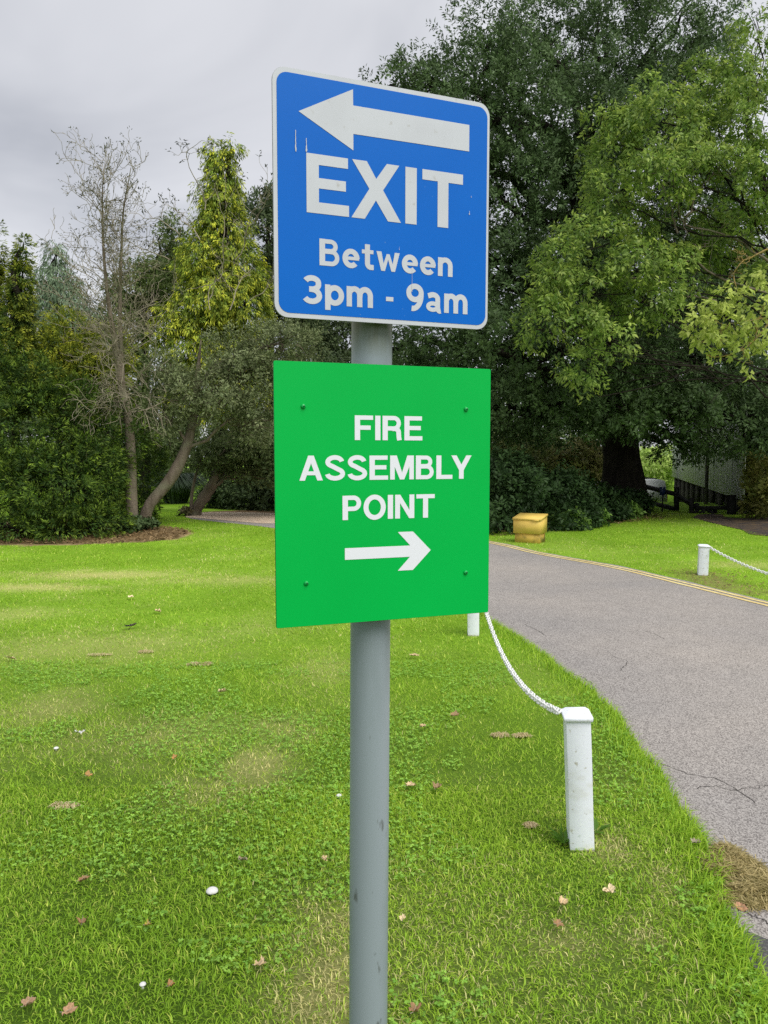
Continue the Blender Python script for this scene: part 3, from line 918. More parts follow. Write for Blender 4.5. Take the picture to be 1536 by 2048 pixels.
def wander(a, b, n, amp, r2, sagz=0.0):
    a, b = np.asarray(a, float), np.asarray(b, float)
    t = np.linspace(0, 1, n)
    P = a + (b - a) * t[:, None]
    L = np.linalg.norm(b - a)
    o = np.cumsum(r2.normal(size=(n, 3)), axis=0)
    o -= o[0] + (o[-1] - o[0]) * t[:, None]
    P = P + o * amp * L / n
    P[:, 2] += sagz * L * t * (1 - t) * 4
    return P

def limbs_to(mb, trunk, clumps, r2, r0, sub=5, rmin=.012):
    """limbs run from the nearest sensible trunk point into every clump and fork there"""
    T = np.asarray(trunk)
    for c in clumps:
        p, r = clump_world(c)
        dist = np.linalg.norm(T - p, axis=1) + np.where(T[:, 2] > p[2] - .25 * abs(p[2]), 2.5, 0)
        a = T[int(np.argmin(dist))]
        rr = min(r0, .03 + .05 * np.linalg.norm(p - a) ** .8)
        P = wander(a, p, 9, .35, r2, .04)
        mb.tube(P, np.linspace(rr, rr * .4, 9), 6, cap=False)
        for _ in range(sub):
            i0 = r2.integers(4, 9)
            e = p + unit(r2.normal(size=3)) * r * (.55 + .4 * r2.random())
            mb.tube(wander(P[i0], e, 6, .5, r2), np.linspace(rr * .4, rmin * .5, 6), 4, cap=False)

def tree(name, label, trunk_px, trunk_r, clumps, n, L, size, ll, lw, ca, cb, seed, bark, leafmat, cat='tree', sub=5, extra=None, crown='crown', group=None, sides=10, limb_r=.16, **kw):
    r2 = np.random.default_rng(seed)
    T = smoothline([A(*p) for p in trunk_px], 24)
    base = np.array([T[0][0], T[0][1], float(terrain(T[0][0], T[0][1]))])
    T[0][2] = base[2] - .15
    o = thing(name, label, cat, base, group)
    mb = MB()
    rr = np.interp(np.linspace(0, 1, 24), np.linspace(0, 1, len(trunk_r)), trunk_r)
    rr[0] *= 1.25; rr[1] *= 1.08
    mb.tube(T, rr * (1 + .06 * r2.normal(size=24)), sides)
    limbs_to(mb, T[6:], clumps, r2, limb_r, sub)
    build('trunk', mb, bark, o, smooth=True)
    P, D = sprays(clumps, n, r2, kw.pop('inner', .55), kw.pop('lump', .28), kw.pop('puff', 9), kw.pop('core', .38))
    mb = MB()
    mb.add(*spray_leaves(P, D, L, size, ll, lw, r2, ca=ca, cb=cb, **kw))
    if extra: extra(mb, r2)
    build(crown, mb, leafmat, o)
    return o

def shrub(name, label, clumps, n, L, size, ll, lw, ca, cb, seed, leafmat, group=None, cat='shrub', stems=7, **kw):
    r2 = np.random.default_rng(seed)
    P, D = sprays(clumps, n, r2, kw.pop('inner', .55), kw.pop('lump', .3), kw.pop('puff', 9), kw.pop('core', .5))
    ctr = np.mean([clump_world(c)[0] for c in clumps], axis=0)
    base = np.array([ctr[0], ctr[1], float(terrain(ctr[0], ctr[1]))])
    o = thing(name, label, cat, base, group)
    mb = MB()
    for c in clumps:
        p, r = clump_world(c)
        for _ in range(stems):
            e = p + unit(r2.normal(size=3)) * r * .7
            e[2] = max(e[2], base[2] + .2)
            s = np.array([p[0] * .6 + base[0] * .4 + r2.normal() * .1, p[1] * .6 + base[1] * .4 + r2.normal() * .1, base[2] - .05])
            mb.tube(wander(s, e, 6, .3, r2), np.linspace(.035, .008, 6), 5, cap=False)
    build('stems', mb, m_bark_dark, o, smooth=True)
    mb = MB(); mb.add(*spray_leaves(P, D, L, size, ll, lw, r2, ca=ca, cb=cb, **kw))
    build('foliage', mb, leafmat, o)
    return o
# ================================================================== vegetation, background things, lawn and small details
# ------------------------------------------------------------------ trees on the far side of the drive
OAK_A, OAK_B = (.021, .038, .014), (.055, .086, .032)
oak_cl = [(985, 120, 21, 110, 95, 2.2), (1090, 85, 22, 105, 85, 2.2), (1210, 85, 22, 110, 90, 2.2), (1325, 90, 22, 105, 95, 2.2), (1400, 170, 21, 80, 110, 2),
          (826, 150, 21, 44, 36, .8), (880, 190, 21, 70, 70, 1.2), (780, 172, 21, 40, 22, .7), (930, 270, 20, 110, 110, 2), (1060, 250, 20, 120, 110, 2.2), (1190, 250, 20, 110, 110, 2.2), (1310, 240, 21, 110, 110, 2),
          (1000, 400, 19.5, 110, 110, 1.8), (1120, 400, 20, 110, 100, 2), (1260, 420, 21, 120, 110, 2), (1390, 420, 21, 110, 120, 2), (1500, 420, 21, 90, 130, 2),
          (880, 430, 20.5, 100, 120, 1.8), (1010, 560, 19, 110, 110, 1.8), (1140, 560, 19.5, 120, 110, 2), (1290, 580, 20, 120, 110, 2), (1430, 590, 20.5, 120, 120, 2), (1530, 600, 21, 80, 120, 2),
          (990, 700, 18, 110, 100, 1.8), (1110, 720, 18, 120, 100, 1.8), (1240, 730, 18, 120, 95, 1.8), (1370, 740, 18.5, 110, 95, 1.8), (1490, 740, 19, 100, 100, 1.8),
          (1010, 820, 18.5, 100, 70, 1.6), (1120, 830, 18, 100, 60, 1.6), (1230, 815, 17.5, 100, 60, 1.5), (1340, 830, 18, 100, 58, 1.5), (1450, 850, 18, 95, 55, 1.5), (1540, 850, 18, 80, 80, 1.5),
          (1390, 895, 18.5, 55, 24, .8), (1330, 890, 19, 40, 20, .7), (900, 620, 19, 100, 110, 1.8), (880, 780, 19.5, 110, 110, 1.8), (790, 700, 21, 80, 90, 1.5)]
tree('evergreen_oak', 'huge dark evergreen oak with thick trunk and spreading crown across the road', [(1247, 1022, 21.2), (1247, 985, 21.2), (1245, 940, 21.2), (1240, 880, 21.2), (1228, 780, 21.1), (1205, 600, 21), (1185, 400, 21), (1175, 180, 21.3)],
     [.57, .5, .47, .5, .36, .25, .15, .05], oak_cl, 18000, 18, .30, .104, .037, OAK_A, OAK_B, 11, m_bark_dark, m_leaf, sub=5, sides=18, up=.35, var=.3, lump=.34, inner=.5, limb_r=.16, puff=12, core=.48)
LT_A, LT_B = (.040, .078, .015), (.115, .168, .036)
lt_cl = [(1440, 480, 16.5, 70, 50, .9), (1360, 470, 16.8, 60, 40, .8), (1270, 450, 16.6, 50, 40, .7), (1400, 270, 16.8, 60, 60, .9), (1460, 540, 16.4, 60, 40, .8), (1245, 300, 16, 75, 60, 1.0), (1330, 270, 16, 70, 60, 1.0), (1205, 235, 16.2, 26, 36, .5), (1285, 200, 16.4, 24, 40, .5), (1420, 190, 16.5, 70, 60, 1.0), (1500, 130, 16.5, 60, 60, 1.0), (1512, 35, 16.5, 32, 30, .6), (1490, 250, 16, 70, 70, 1),
         (1225, 385, 15.6, 45, 50, .7), (1320, 355, 15.5, 80, 40, .9), (1400, 345, 15.5, 55, 35, .8), (1485, 400, 15.5, 55, 50, .8), (1520, 320, 15.3, 50, 60, .8),
         (1180, 500, 15.2, 75, 50, .9), (1105, 555, 15, 55, 45, .8), (1080, 640, 14.6, 48, 36, .6), (1150, 645, 14.6, 50, 34, .6), (1185, 590, 15, 70, 50, .9), (1270, 535, 15.2, 70, 40, .9), (1345, 545, 15.4, 60, 34, .8), (1215, 690, 14.6, 48, 28, .6), (1165, 735, 14.6, 40, 24, .5), (1290, 610, 15, 55, 34, .7)]
def lt_extra(mb, r2):
    cl = [(1400, 620, 12, 16, 12, .3), (1425, 600, 12, 22, 14, .3), (1460, 590, 12, 22, 14, .3), (1500, 610, 12, 34, 16, .3), (1395, 650, 12, 22, 14, .3), (1435, 645, 12, 34, 20, .4), (1410, 670, 12, 26, 14, .3), (1475, 640, 12, 24, 14, .3), (1495, 675, 12, 28, 18, .3), (1460, 705, 12, 26, 10, .3), (1505, 725, 12, 12, 8, .2), (1530, 660, 12, 24, 30, .3), (1530, 545, 12, 24, 14, .3)]
    P, D = sprays(cl, 150, r2, .4, .3, 0)
    mb.add(*spray_leaves(P, D, 10, .13, .105, .05, r2, droop=.5, ca=(.13, .17, .035), cb=(.25, .28, .075), var=.2))  # brighter leaf colours put sunlight on the hanging cluster
light = tree('ash_tree', 'lighter yellow-green leafy tree leaning in from the edge in front of the oak', [(1680, 1052, 16.2), (1670, 900, 16.2), (1640, 700, 16.1), (1590, 520, 16), (1530, 380, 16), (1490, 220, 16.3)],
     [.26, .22, .18, .14, .09, .03], lt_cl, 2600, 15, .26, .105, .04, LT_A, LT_B, 12, m_bark_dark, m_leaf_thin, sub=4, droop=.45, up=.5, var=.25, lump=.4, inner=.35, extra=lt_extra, limb_r=.022, puff=8, core=.2, tip=(.175, .215, .04))
r2 = np.random.default_rng(99)
mb = MB()
for pts, r0 in [([(1600, 640), (1545, 640), (1510, 680), (1480, 700), (1440, 715), (1412, 712)], .02), ([(1545, 640), (1500, 640), (1450, 655), (1420, 675), (1395, 690)], .014), ([(1600, 560), (1540, 500), (1500, 515), (1475, 535), (1467, 555), (1470, 575)], .022),
                ([(1500, 515), (1480, 505), (1466, 497)], .01), ([(1490, 520), (1478, 512), (1472, 525)], .008), ([(1468, 548), (1462, 552), (1460, 545)], .007), ([(1480, 700), (1495, 715), (1505, 728)], .009), ([(1510, 680), (1515, 640), (1530, 610)], .015), ([(1440, 655), (1442, 685), (1460, 695)], .008), ([(1450, 655), (1425, 640), (1400, 645)], .008)]:
    P = smoothline([A(x, y, 12) for x, y in pts], 14)
    P += r2.normal(size=P.shape) * .012
    mb.tube(P, np.linspace(r0, r0 * .35, 14), 5, cap=False)
    for _ in range(5):
        k = r2.integers(2, 13)
        e = P[k] + r2.normal(size=3) * [.1, .1, .08]
        mb.tube(wander(P[k], e, 5, .6, r2), np.linspace(r0 * .4, .003, 5), 4, cap=False)
lb = build('lichen_branch', mb, m_lichen, light, smooth=True)
lb['label'] = 'bare twigs crusted with orange lichen'
mb = MB()
for pts, r0 in [([(1590, 560), (1450, 470), (1370, 448), (1345, 360), (1290, 300)], .028), ([(1370, 448), (1400, 380), (1440, 330)], .022), ([(1356, 470), (1338, 400), (1310, 330)], .022), ([(1590, 600), (1450, 560), (1380, 520), (1320, 555), (1230, 560), (1120, 620)], .028), ([(1430, 600), (1350, 590), (1300, 605)], .02), ([(1380, 520), (1420, 480), (1440, 470)], .02)]:
    P = smoothline([A(x, y, 15.6) for x, y in pts], 18)
    P += r2.normal(size=P.shape) * .02
    mb.tube(P, np.linspace(r0, r0 * .35, 18), 6, cap=False)
    for _ in range(7):
        k = r2.integers(3, 17)
        mb.tube(wander(P[k], P[k] + r2.normal(size=3) * [.35, .3, .35], 6, .6, r2), np.linspace(r0 * .35, .005, 6), 4, cap=False)
build('limb', mb, m_bark, light, smooth=True)

tree('background_tree', 'dark evergreen filling the gap behind the oak trunk and above the shed', [(1240, 1000, 29), (1240, 850, 29), (1240, 560, 29)], [.3, .22, .08],
     [(1030, 620, 27, 130, 120, 2), (1180, 640, 27.5, 130, 130, 2), (1320, 620, 28, 130, 130, 2), (1450, 640, 28, 130, 130, 2), (1060, 790, 27, 130, 80, 1.8), (1200, 800, 27.5, 130, 70, 1.8), (1350, 780, 28, 130, 60, 1.8), (1480, 770, 28, 120, 70, 1.8), (930, 760, 27, 110, 110, 1.8)], 1700, 13, .6, .22, .10, OAK_A, OAK_B, 13, m_bark_dark, m_leaf, sub=2, puff=0, lump=.3)
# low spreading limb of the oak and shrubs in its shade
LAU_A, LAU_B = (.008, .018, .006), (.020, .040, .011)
for k, (lab, cl) in enumerate([
    ('dark laurel bush beside the green sign, behind the grit bin', [(1010, 985, 16, 80, 80, 1.0), (1000, 1040, 15.4, 70, 36, .8)]),
    ('dark laurel bush between the grit bin and the oak trunk', [(1110, 1000, 17, 75, 60, 1.0), (1125, 1040, 16, 60, 26, .7)]),
    ('low dark ivy and laurel at the foot of the oak trunk', [(1185, 1020, 18, 55, 30, .7), (1240, 1015, 19.5, 50, 26, .6)]),
    ('dark laurel bush hidden mostly behind the green sign', [(880, 1000, 18, 90, 80, 1.1), (780, 1000, 20, 80, 70, 1.1)])]):
    shrub('laurel_shrub', lab, cl, 1100, 14, .24, .10, .042, LAU_A, LAU_B, 60 + k, m_leaf, 'laurel bushes under the oak', droop=.2)
shrub('nettle_patch', 'leafy green weeds growing where the lawn meets the laurels', [(1140, 1050, 15.8, 34, 16, .4), (1175, 1040, 16.5, 30, 12, .4), (1250, 1025, 18.5, 30, 14, .4)], 260, 10, .16, .10, .05, (.05, .10, .015), (.09, .15, .03), 71, m_leaf_thin, cat='weeds', stems=4)
shrub('bramble_shrub', 'brownish bramble bush on the bank by the path', [(1532, 960, 18, 26, 50, .6), (1555, 1000, 17.5, 46, 50, .8), (1508, 1015, 18.2, 20, 14, .4)], 420, 11, .2, .11, .05, (.05, .07, .015), (.13, .12, .03), 72, m_leaf_thin)

# sunlit greenery beyond the oak
for k, (lab, cl, ca, cb) in enumerate([
    ('sunlit pale green shrub seen between oak trunk and shed', [(1300, 930, 46, 46, 26, 2), (1320, 948, 45, 30, 12, 1.5)], (.14, .2, .05), (.26, .32, .10)),
    ('olive shrub glimpsed under the oak by its trunk', [(1150, 930, 30, 70, 34, 1.8), (1195, 960, 30, 26, 26, 1.5)], (.09, .10, .035), (.18, .17, .07)),
    ('brown-green thicket glimpsed under the oak beside the green sign', [(1060, 920, 31, 70, 40, 1.8), (1000, 930, 31, 60, 40, 1.8)], (.06, .08, .025), (.11, .12, .04))]):
    shrub('far_shrub', lab, cl, 800, 12, .4, .2, .09, ca, cb, 80 + k, m_leaf_thin, 'shrubs beyond the oak')

# ------------------------------------------------------------------ shed on stilts, timber pole, fence, van
sa, sb_ = np.array([8.85, 18.9]), np.array([15.4, 41.2])
sdv = (sb_ - sa) / np.linalg.norm(sb_ - sa); sl = np.linalg.norm(sb_ - sa)
snv = np.array([sdv[1], -sdv[0]])       # pointing away from the lawn
syaw = math.atan2(sdv[1], sdv[0])
shed = thing('shed', 'long grey board-clad shed raised on short timber stilts', 'shed', (*sa, 0))
m_board = mat('grey_boards', (.72, .72, .73), .8, .2, noise=[(2, (.64, .64, .65), .4, .7, 5, (1, 1, .2))])
m_void = mat('void_black', (.012, .012, .013), .9, .05)  # near-black shed body colour, also paints the shade under the floor
m_stilt = mat('weathered_stilt', (.12, .115, .10), .9, .1, noise=[(6, (.06, .055, .05), .45, .65)])
npn = 50
pw = sl / npn
mb = MB(); mb.box((0, 0, 0), (pw - .008, .03, 3.0))
pm = mesh_from('cladding_board', mb, m_board)
for k in range(npn):
    q = sa + sdv * pw * (k + .5) + snv * (.006 if k % 2 else 0)
    o = bpy.data.objects.new('cladding_board', pm)
    o.location = (q[0] - sa[0], q[1] - sa[1], 1.9)
    o.rotation_euler = (0, 0, syaw)
    link(o, shed)
mid = (sa + sb_) / 2
c_ = mid + snv * 2.6
mb = MB(); mb.box((c_[0], c_[1], 1.95), (sl, 5.0, 2.85), syaw)
build('body', mb, m_void, shed)
mb = MB(); mb.box((c_[0], c_[1], 3.5), (sl + .6, 5.8, .16), syaw)
build('roof', mb, mat('felt_roof', (.07, .07, .075), .9, .1), shed)
c2 = mid + snv * .9
mb = MB(); mb.box((c2[0], c2[1], -.2), (sl, .08, 1.3), syaw)
build('void_sheet', mb, m_void, shed)  # black sheet standing in for the shade beneath the raised floor
r2 = np.random.default_rng(5)
for k in range(11):
    q = sa + sdv * (sl * (k + .4) / 11) + snv * .12
    zg = float(terrain(*q))
    mb = MB(); mb.box((q[0], q[1], (zg - .1 + .42) / 2), (.16, .14, .52 - zg), syaw)
    build('stilt', mb, m_stilt, shed)
    for s in range(3):
        q2 = q + sdv * (.35 + s * .34)
        zg = float(terrain(*q2))
        mb = MB(); mb.tube([(q2[0], q2[1], zg - .05), (q2[0] - sdv[0] * .12, q2[1] - sdv[1] * .12, .45)], .035, 4)
        build('slat', mb, m_stilt, shed)
tp = A(1412, 1004, 24.5)
tpole = thing('timber_pole', 'slim dark timber pole standing in front of the grey shed', 'pole', (tp[0], tp[1], float(terrain(tp[0], tp[1]))))
mb = MB(); mb.tube([(tp[0], tp[1], -.3), (tp[0], tp[1], 1.4), (tp[0] + .02, tp[1], 3.2)], [.062, .058, .052], 8)
build('shaft', mb, m_stilt, tpole, smooth=True)

m_fence = mat('black_stained_timber', (.018, .018, .017), .8, .2, noise=[(12, (.05, .05, .045), .5, .7)])
fb = A(1353, 1022, 21.0)
fence = thing('rail_fence', 'dark broken post-and-rail fence in front of the shed', 'fence', (fb[0], fb[1], 0))
def bar(name, p, q, w, parent, m=m_fence):
    p, q = np.array(p), np.array(q)
    mb = MB(); mb.tube([p, (p + q) / 2, q], w / 2 * 1.2, 4)
    return build(name, mb, m, parent)
for x, y0, y1, Yd, w in [(1353, 974, 1024, 21, .12), (1383, 996, 1033, 20.2, .11), (1394, 1006, 1033, 20.2, .10), (1430, 1014, 1034, 20, .10), (1463, 990, 1036, 19.6, .2), (1282, 962, 1020, 22.4, .12)]:
    bar('post', A(x, y0, Yd), A(x, y1, Yd), w, fence)
for p, q, w in [((1262, 966, 22.6), (1354, 989, 21), .11), ((1300, 1005, 22.2), (1354, 1019, 21), .11), ((1353, 990, 21), (1397, 1018, 20.2), .10), ((1385, 1031, 20.1), (1400, 1014, 20.1), .08), ((1398, 1032, 20), (1413, 1014, 20), .08), ((1392, 1016, 20.1), (1462, 1016, 19.7), .09), ((1412, 1018, 20), (1432, 1029, 19.9), .08), ((1463, 1017, 19.6), (1500, 1014, 19.4), .08)]:
    bar('rail', A(*p), A(*q), w, fence)
bs = A(1325, 1012, 20.6)
ns = thing('small_notice', 'small dark blue notice on a thin post by the fence', 'sign', (bs[0], bs[1], 0))
bar('post', (bs[0], bs[1], -.05), (bs[0], bs[1], .62), .035, ns)
pc = A(1325, 982, 20.56)
mb = MB(); mb.box(pc, (.15, .012, .22)); build('panel', mb, mat('navy_panel', (.012, .025, .09), .4, .4), ns)
mb = MB(); mb.box(pc + [0, -.008, .085], (.03, .004, .02)); build('white_mark', mb, m_white, ns)

# white van on the lower ground behind the oak
vb = np.array([A(1321, 1000, 38)[0], 38.0]); vz = A(1300, 958, 38)[2] - 1.85
van = thing('white_van', 'white van parked on lower ground behind the oak trunk', 'van', (vb[0], vb[1], vz))
m_van = mat('white_van_paint', (.74, .76, .78), .25, .5, coat=.4)
m_glass = mat('dark_glass', (.02, .025, .03), .08, .6)
m_tyre = mat('tyre_rubber', (.02, .02, .02), .8, .2)
prof = [(0, .32), (0, 1.05), (-.06, 1.5), (-.14, 1.78), (-.35, 1.85), (-2.9, 1.83), (-3.25, 1.72), (-3.75, 1.12), (-4.45, .95), (-4.6, .75), (-4.6, .32)]
mb = MB(); mb.prism([(vb[0] + x, vz + z) for x, z in prof], vb[1] - .88, vb[1] + .88); build('body', mb, m_van, van)
for x in (-.85, -3.75):
    for yy in (-.80, .80):
        mb = MB(); mb.tube([(vb[0] + x, vb[1] + yy - .1, vz + .31), (vb[0] + x, vb[1] + yy + .1, vz + .31)], .31, 20)
        w_ = build('wheel', mb, m_tyre, van)
        mb = MB(); mb.tube([(vb[0] + x, vb[1] + yy - .108, vz + .31), (vb[0] + x, vb[1] + yy + .108, vz + .31)], .19, 14); build('rim', mb, m_alu, w_)
for x0, x1 in ((-2.95, -2.35), (-3.5, -3.0)):
    mb = MB(); mb.prism([(vb[0] + x0, vz + 1.15), (vb[0] + x1, vz + 1.15), (vb[0] + x1, vz + 1.62), (vb[0] + x0 + (.25 if x0 < -3 else 0), vz + 1.62)], vb[1] - .887, vb[1] - .87); build('side_window', mb, m_glass, van)
for s in (-1, 1):
    mb = MB(); mb.box((vb[0] + .0, vb[1] + s * .78, vz + .95), (.06, .16, .34)); build('tail_light', mb, mat('red_lens', (.5, .02, .02), .2, .5), van)
    mb = MB(); mb.box((vb[0] - 1.6, vb[1] + s * .6, vz + 1.9), (2.4, .05, .05)); build('roof_rail', mb, m_tyre, van)
mb = MB(); mb.box((vb[0] + .03, vb[1], vz + 1.38), (.03, 1.2, .4), M=Matrix.Rotation(-.12, 3, 'Y')); build('rear_window', mb, m_glass, van)
mb = MB(); mb.box((vb[0] + .05, vb[1], vz + .42), (.14, 1.74, .2)); build('bumper', mb, m_tyre, van)
mb = MB(); mb.prism([(vb[0] - 1.9, vz + .55), (vb[0] - .4, vz + .55), (vb[0] - .4, vz + 1.6), (vb[0] - 1.9, vz + 1.6)], vb[1] - .885, vb[1] - .875); build('side_panel', mb, m_van, van)
lw = A(1316, 965, 52)
mb = MB(); mb.box((lw[0] + 1.0, 52, lw[2] - .75), (5, .3, 1.9)); mb.box((lw[0] + 1.0, 52, lw[2] + .24), (5.2, .45, .1))
tag(build('low_wall', mb, mat('pale_render', (.55, .5, .42), .8, .2)), 'low pale rendered wall far behind the white van', 'wall')

# ------------------------------------------------------------------ left-hand trees
YEW_A, YEW_B = (.006, .016, .004), (.021, .044, .007)
shrub('yew_hedge', 'dense dark green yew hedge at the edge of the lawn', [(20, 990, 14.2, 100, 95, 1.1), (120, 980, 14.3, 110, 105, 1.1), (190, 965, 14.7, 62, 110, .9), (60, 850, 15, 110, 100, 1.2), (175, 850, 15.2, 95, 100, 1.2), (240, 900, 17.2, 62, 120, .9), (30, 1050, 13.7, 90, 42, .8), (130, 1050, 13.9, 95, 42, .8), (190, 1040, 14.3, 54, 46, .6), (-90, 960, 14.2, 110, 130, 1.2), (-60, 800, 15, 100, 130, 1.2), (285, 960, 17.8, 40, 80, .8)],
      7000, 17, .21, .075, .018, YEW_A, YEW_B, 21, m_needle, cat='hedge', stems=4, tip=(.085, .125, .012), spread=.55, droop=.15, var=.4, lump=.35, inner=.6)
CON = dict(puff=0, droop=.3, spread=.42, tip=(.20, .21, .022), var=.3, lump=.4, inner=.45)
tree('conifer', 'conifer with pointed olive-gold top rising behind the yew hedge', [(30, 1040, 16.5), (32, 800, 16.5), (38, 600, 16.5), (42, 480, 16.5)], [.12, .07, .03, .006],
     [(45, 496, 16.4, 5, 22, .08), (43, 520, 16.4, 9, 26, .12), (41, 552, 16.4, 14, 30, .18), (37, 592, 16.4, 19, 34, .25), (32, 640, 16.4, 26, 40, .35), (28, 700, 16.4, 38, 50, .5), (28, 770, 16.3, 55, 60, .7), (95, 770, 16, 40, 44, .5)], 2300, 20, .17, .08, .017, (.015, .034, .008), (.045, .078, .012), 22, m_bark_dark, m_needle, sub=3, group='olive-gold conifers', **CON)
tree('conifer', 'conifer cut off by the picture edge with a gold tip', [(-40, 1040, 16.8), (-30, 700, 16.8), (-8, 450, 16.8)], [.15, .1, .02],
     [(-4, 470, 16.8, 6, 22, .1), (-8, 510, 16.8, 12, 36, .2), (-18, 560, 16.8, 22, 50, .35), (-30, 640, 16.8, 40, 70, .6), (-40, 740, 16.8, 60, 80, .8)], 1300, 19, .17, .08, .017, (.03, .05, .008), (.08, .10, .012), 23, m_bark_dark, m_needle, sub=3, group='olive-gold conifers', **CON)
tree('conifer', 'low golden conifer glowing behind the leafless tree', [(150, 1040, 17.5), (150, 800, 17.5), (145, 640, 17.5)], [.12, .08, .02],
     [(140, 660, 17.5, 36, 40, .5), (150, 720, 17.5, 56, 56, .7), (120, 700, 17.3, 40, 50, .6), (195, 760, 17.3, 50, 60, .6), (225, 700, 17.6, 30, 60, .5), (140, 790, 17.2, 80, 50, .7)], 1700, 19, .28, .09, .018, (.04, .07, .010), (.11, .135, .016), 24, m_bark_dark, m_needle, sub=3, puff=0, droop=.3, spread=.42, tip=(.26, .26, .02), var=.3, lump=.4, inner=.45)
tree('weeping_cypress', 'hazy blue-green weeping cypress behind the leafless tree', [(120, 1020, 24), (118, 750, 24), (112, 490, 24)], [.12, .05, .006],
     [(113, 505, 24, 14, 30, .3), (112, 560, 24, 36, 40, .7), (125, 620, 24, 56, 60, .9), (90, 650, 24, 44, 60, .9), (160, 690, 24, 60, 70, 1)], 1500, 14, .42, .15, .03, (.05, .078, .045), (.095, .13, .078), 25, m_bark_dark, m_needle, sub=3, puff=0, droop=1.1, spread=.5, lump=.3, inner=.4)
tree('golden_cypress', 'tall golden cypress with a forked tip and hanging yellow sprays', [(440, 1020, 24), (440, 700, 24), (441, 450, 24), (441, 300, 24)], [.3, .22, .1, .03],
     [(425, 305, 24, 15, 28, .3), (464, 300, 24, 13, 28, .3), (444, 350, 24, 34, 46, .6), (436, 400, 24, 46, 50, .8), (445, 460, 24, 56, 56, 1.0), (420, 520, 24, 66, 60, 1.1), (470, 530, 24, 58, 60, 1.1), (430, 600, 23.8, 84, 70, 1.3), (490, 620, 24, 54, 70, 1.1), (400, 680, 23.8, 80, 70, 1.3), (470, 710, 24, 70, 70, 1.2), (370, 640, 23.6, 50, 50, .8), (440, 790, 24, 90, 60, 1.3)],
     5200, 20, .27, .11, .030, (.04, .075, .012), (.11, .15, .02), 26, m_bark_dark, m_needle, sub=4, droop=.85, spread=.5, tip=(.33, .33, .03), var=.4, lump=.45, inner=.5, puff=7, core=.7)
tree('background_tree', 'dark green tree behind the golden cypress, next to the blue sign', [(540, 1000, 29), (540, 700, 29), (535, 420, 29)], [.25, .18, .05],
     [(530, 420, 29, 34, 36, .9), (545, 480, 29, 46, 60, 1.2), (570, 580, 29, 60, 80, 1.5), (640, 640, 30, 70, 70, 1.5), (700, 700, 30, 70, 60, 1.5), (620, 740, 29, 70, 60, 1.5)], 2200, 14, .42, .15, .06, (.022, .036, .016), (.055, .075, .032), 27, m_bark_dark, m_leaf, sub=4, lump=.4)
tree('background_tree', 'mid green tree behind the leafless tree, left of the golden cypress', [(290, 1000, 27), (290, 800, 27), (290, 560, 27)], [.2, .15, .04],
     [(265, 585, 27, 50, 40, 1), (320, 570, 27, 36, 46, .9), (250, 660, 27, 56, 56, 1.1), (345, 480, 27, 22, 34, .5), (340, 560, 27, 40, 60, .9), (240, 760, 26, 70, 60, 1.2), (335, 770, 26, 46, 50, 1)], 1900, 14, .4, .15, .05, (.035, .055, .018), (.085, .11, .035), 28, m_bark_dark, m_leaf, sub=4, lump=.45, inner=.45)
# evergreen leaning over the lawn
HO = dict(core=.5, up=.3, var=.35, lump=.4, inner=.3)
tree('leaning_tree', 'grey trunk curving up from the mulch bed under a fine grey-green crown', [(288, 1058, 16.2), (292, 1030, 16.2), (300, 1008, 16.2), (328, 975, 16.3), (352, 940, 16.4), (374, 890, 16.5), (385, 840, 16.6), (393, 780, 16.7), (398, 720, 16.8), (402, 680, 16.8)],
     [.13, .115, .12, .125, .115, .105, .095, .07, .035, .012],
     [(380, 790, 16.4, 52, 46, .8), (330, 830, 16.4, 36, 40, .6), (440, 800, 16.4, 60, 56, .9), (500, 760, 16.6, 56, 60, .9), (540, 700, 16.8, 60, 46, .8), (465, 715, 16.8, 50, 40, .7), (520, 840, 16.8, 50, 60, .8), (330, 740, 16.6, 34, 30, .5), (590, 690, 17, 60, 40, .8)],
     2700, 13, .26, .07, .025, (.045, .062, .026), (.11, .125, .06), 29, m_bark, m_leaf, sub=14, limb_r=.04, **HO)
lean2 = tree('leaning_tree', 'leaning bare-barked trunk at the gravel edge with a dark crown beside the green sign', [(387, 1036, 19.4), (398, 1010, 19.4), (415, 985, 19.4), (435, 950, 19.4), (455, 900, 19.4), (475, 830, 19.4)], [.14, .14, .13, .115, .08, .03],
     [(470, 890, 19, 60, 46, .9), (525, 890, 19, 50, 60, .9), (425, 915, 19.4, 36, 30, .6), (545, 940, 19, 34, 44, .7), (490, 940, 19.4, 40, 24, .6), (590, 900, 19, 60, 70, 1), (350, 880, 20.5, 44, 50, .6)],
     2600, 13, .24, .09, .036, (.028, .045, .016), (.07, .09, .036), 30, m_bark, m_leaf, sub=6, limb_r=.05, **HO)
mb = MB(); P = smoothline([A(x, y, 19.35) for x, y in [(384, 1034), (383, 1000), (388, 965), (396, 935), (406, 905)]], 16)
mb.tube(P, np.linspace(.055, .02, 16), 7); build('sapling_stem', mb, m_bark, lean2, smooth=True)

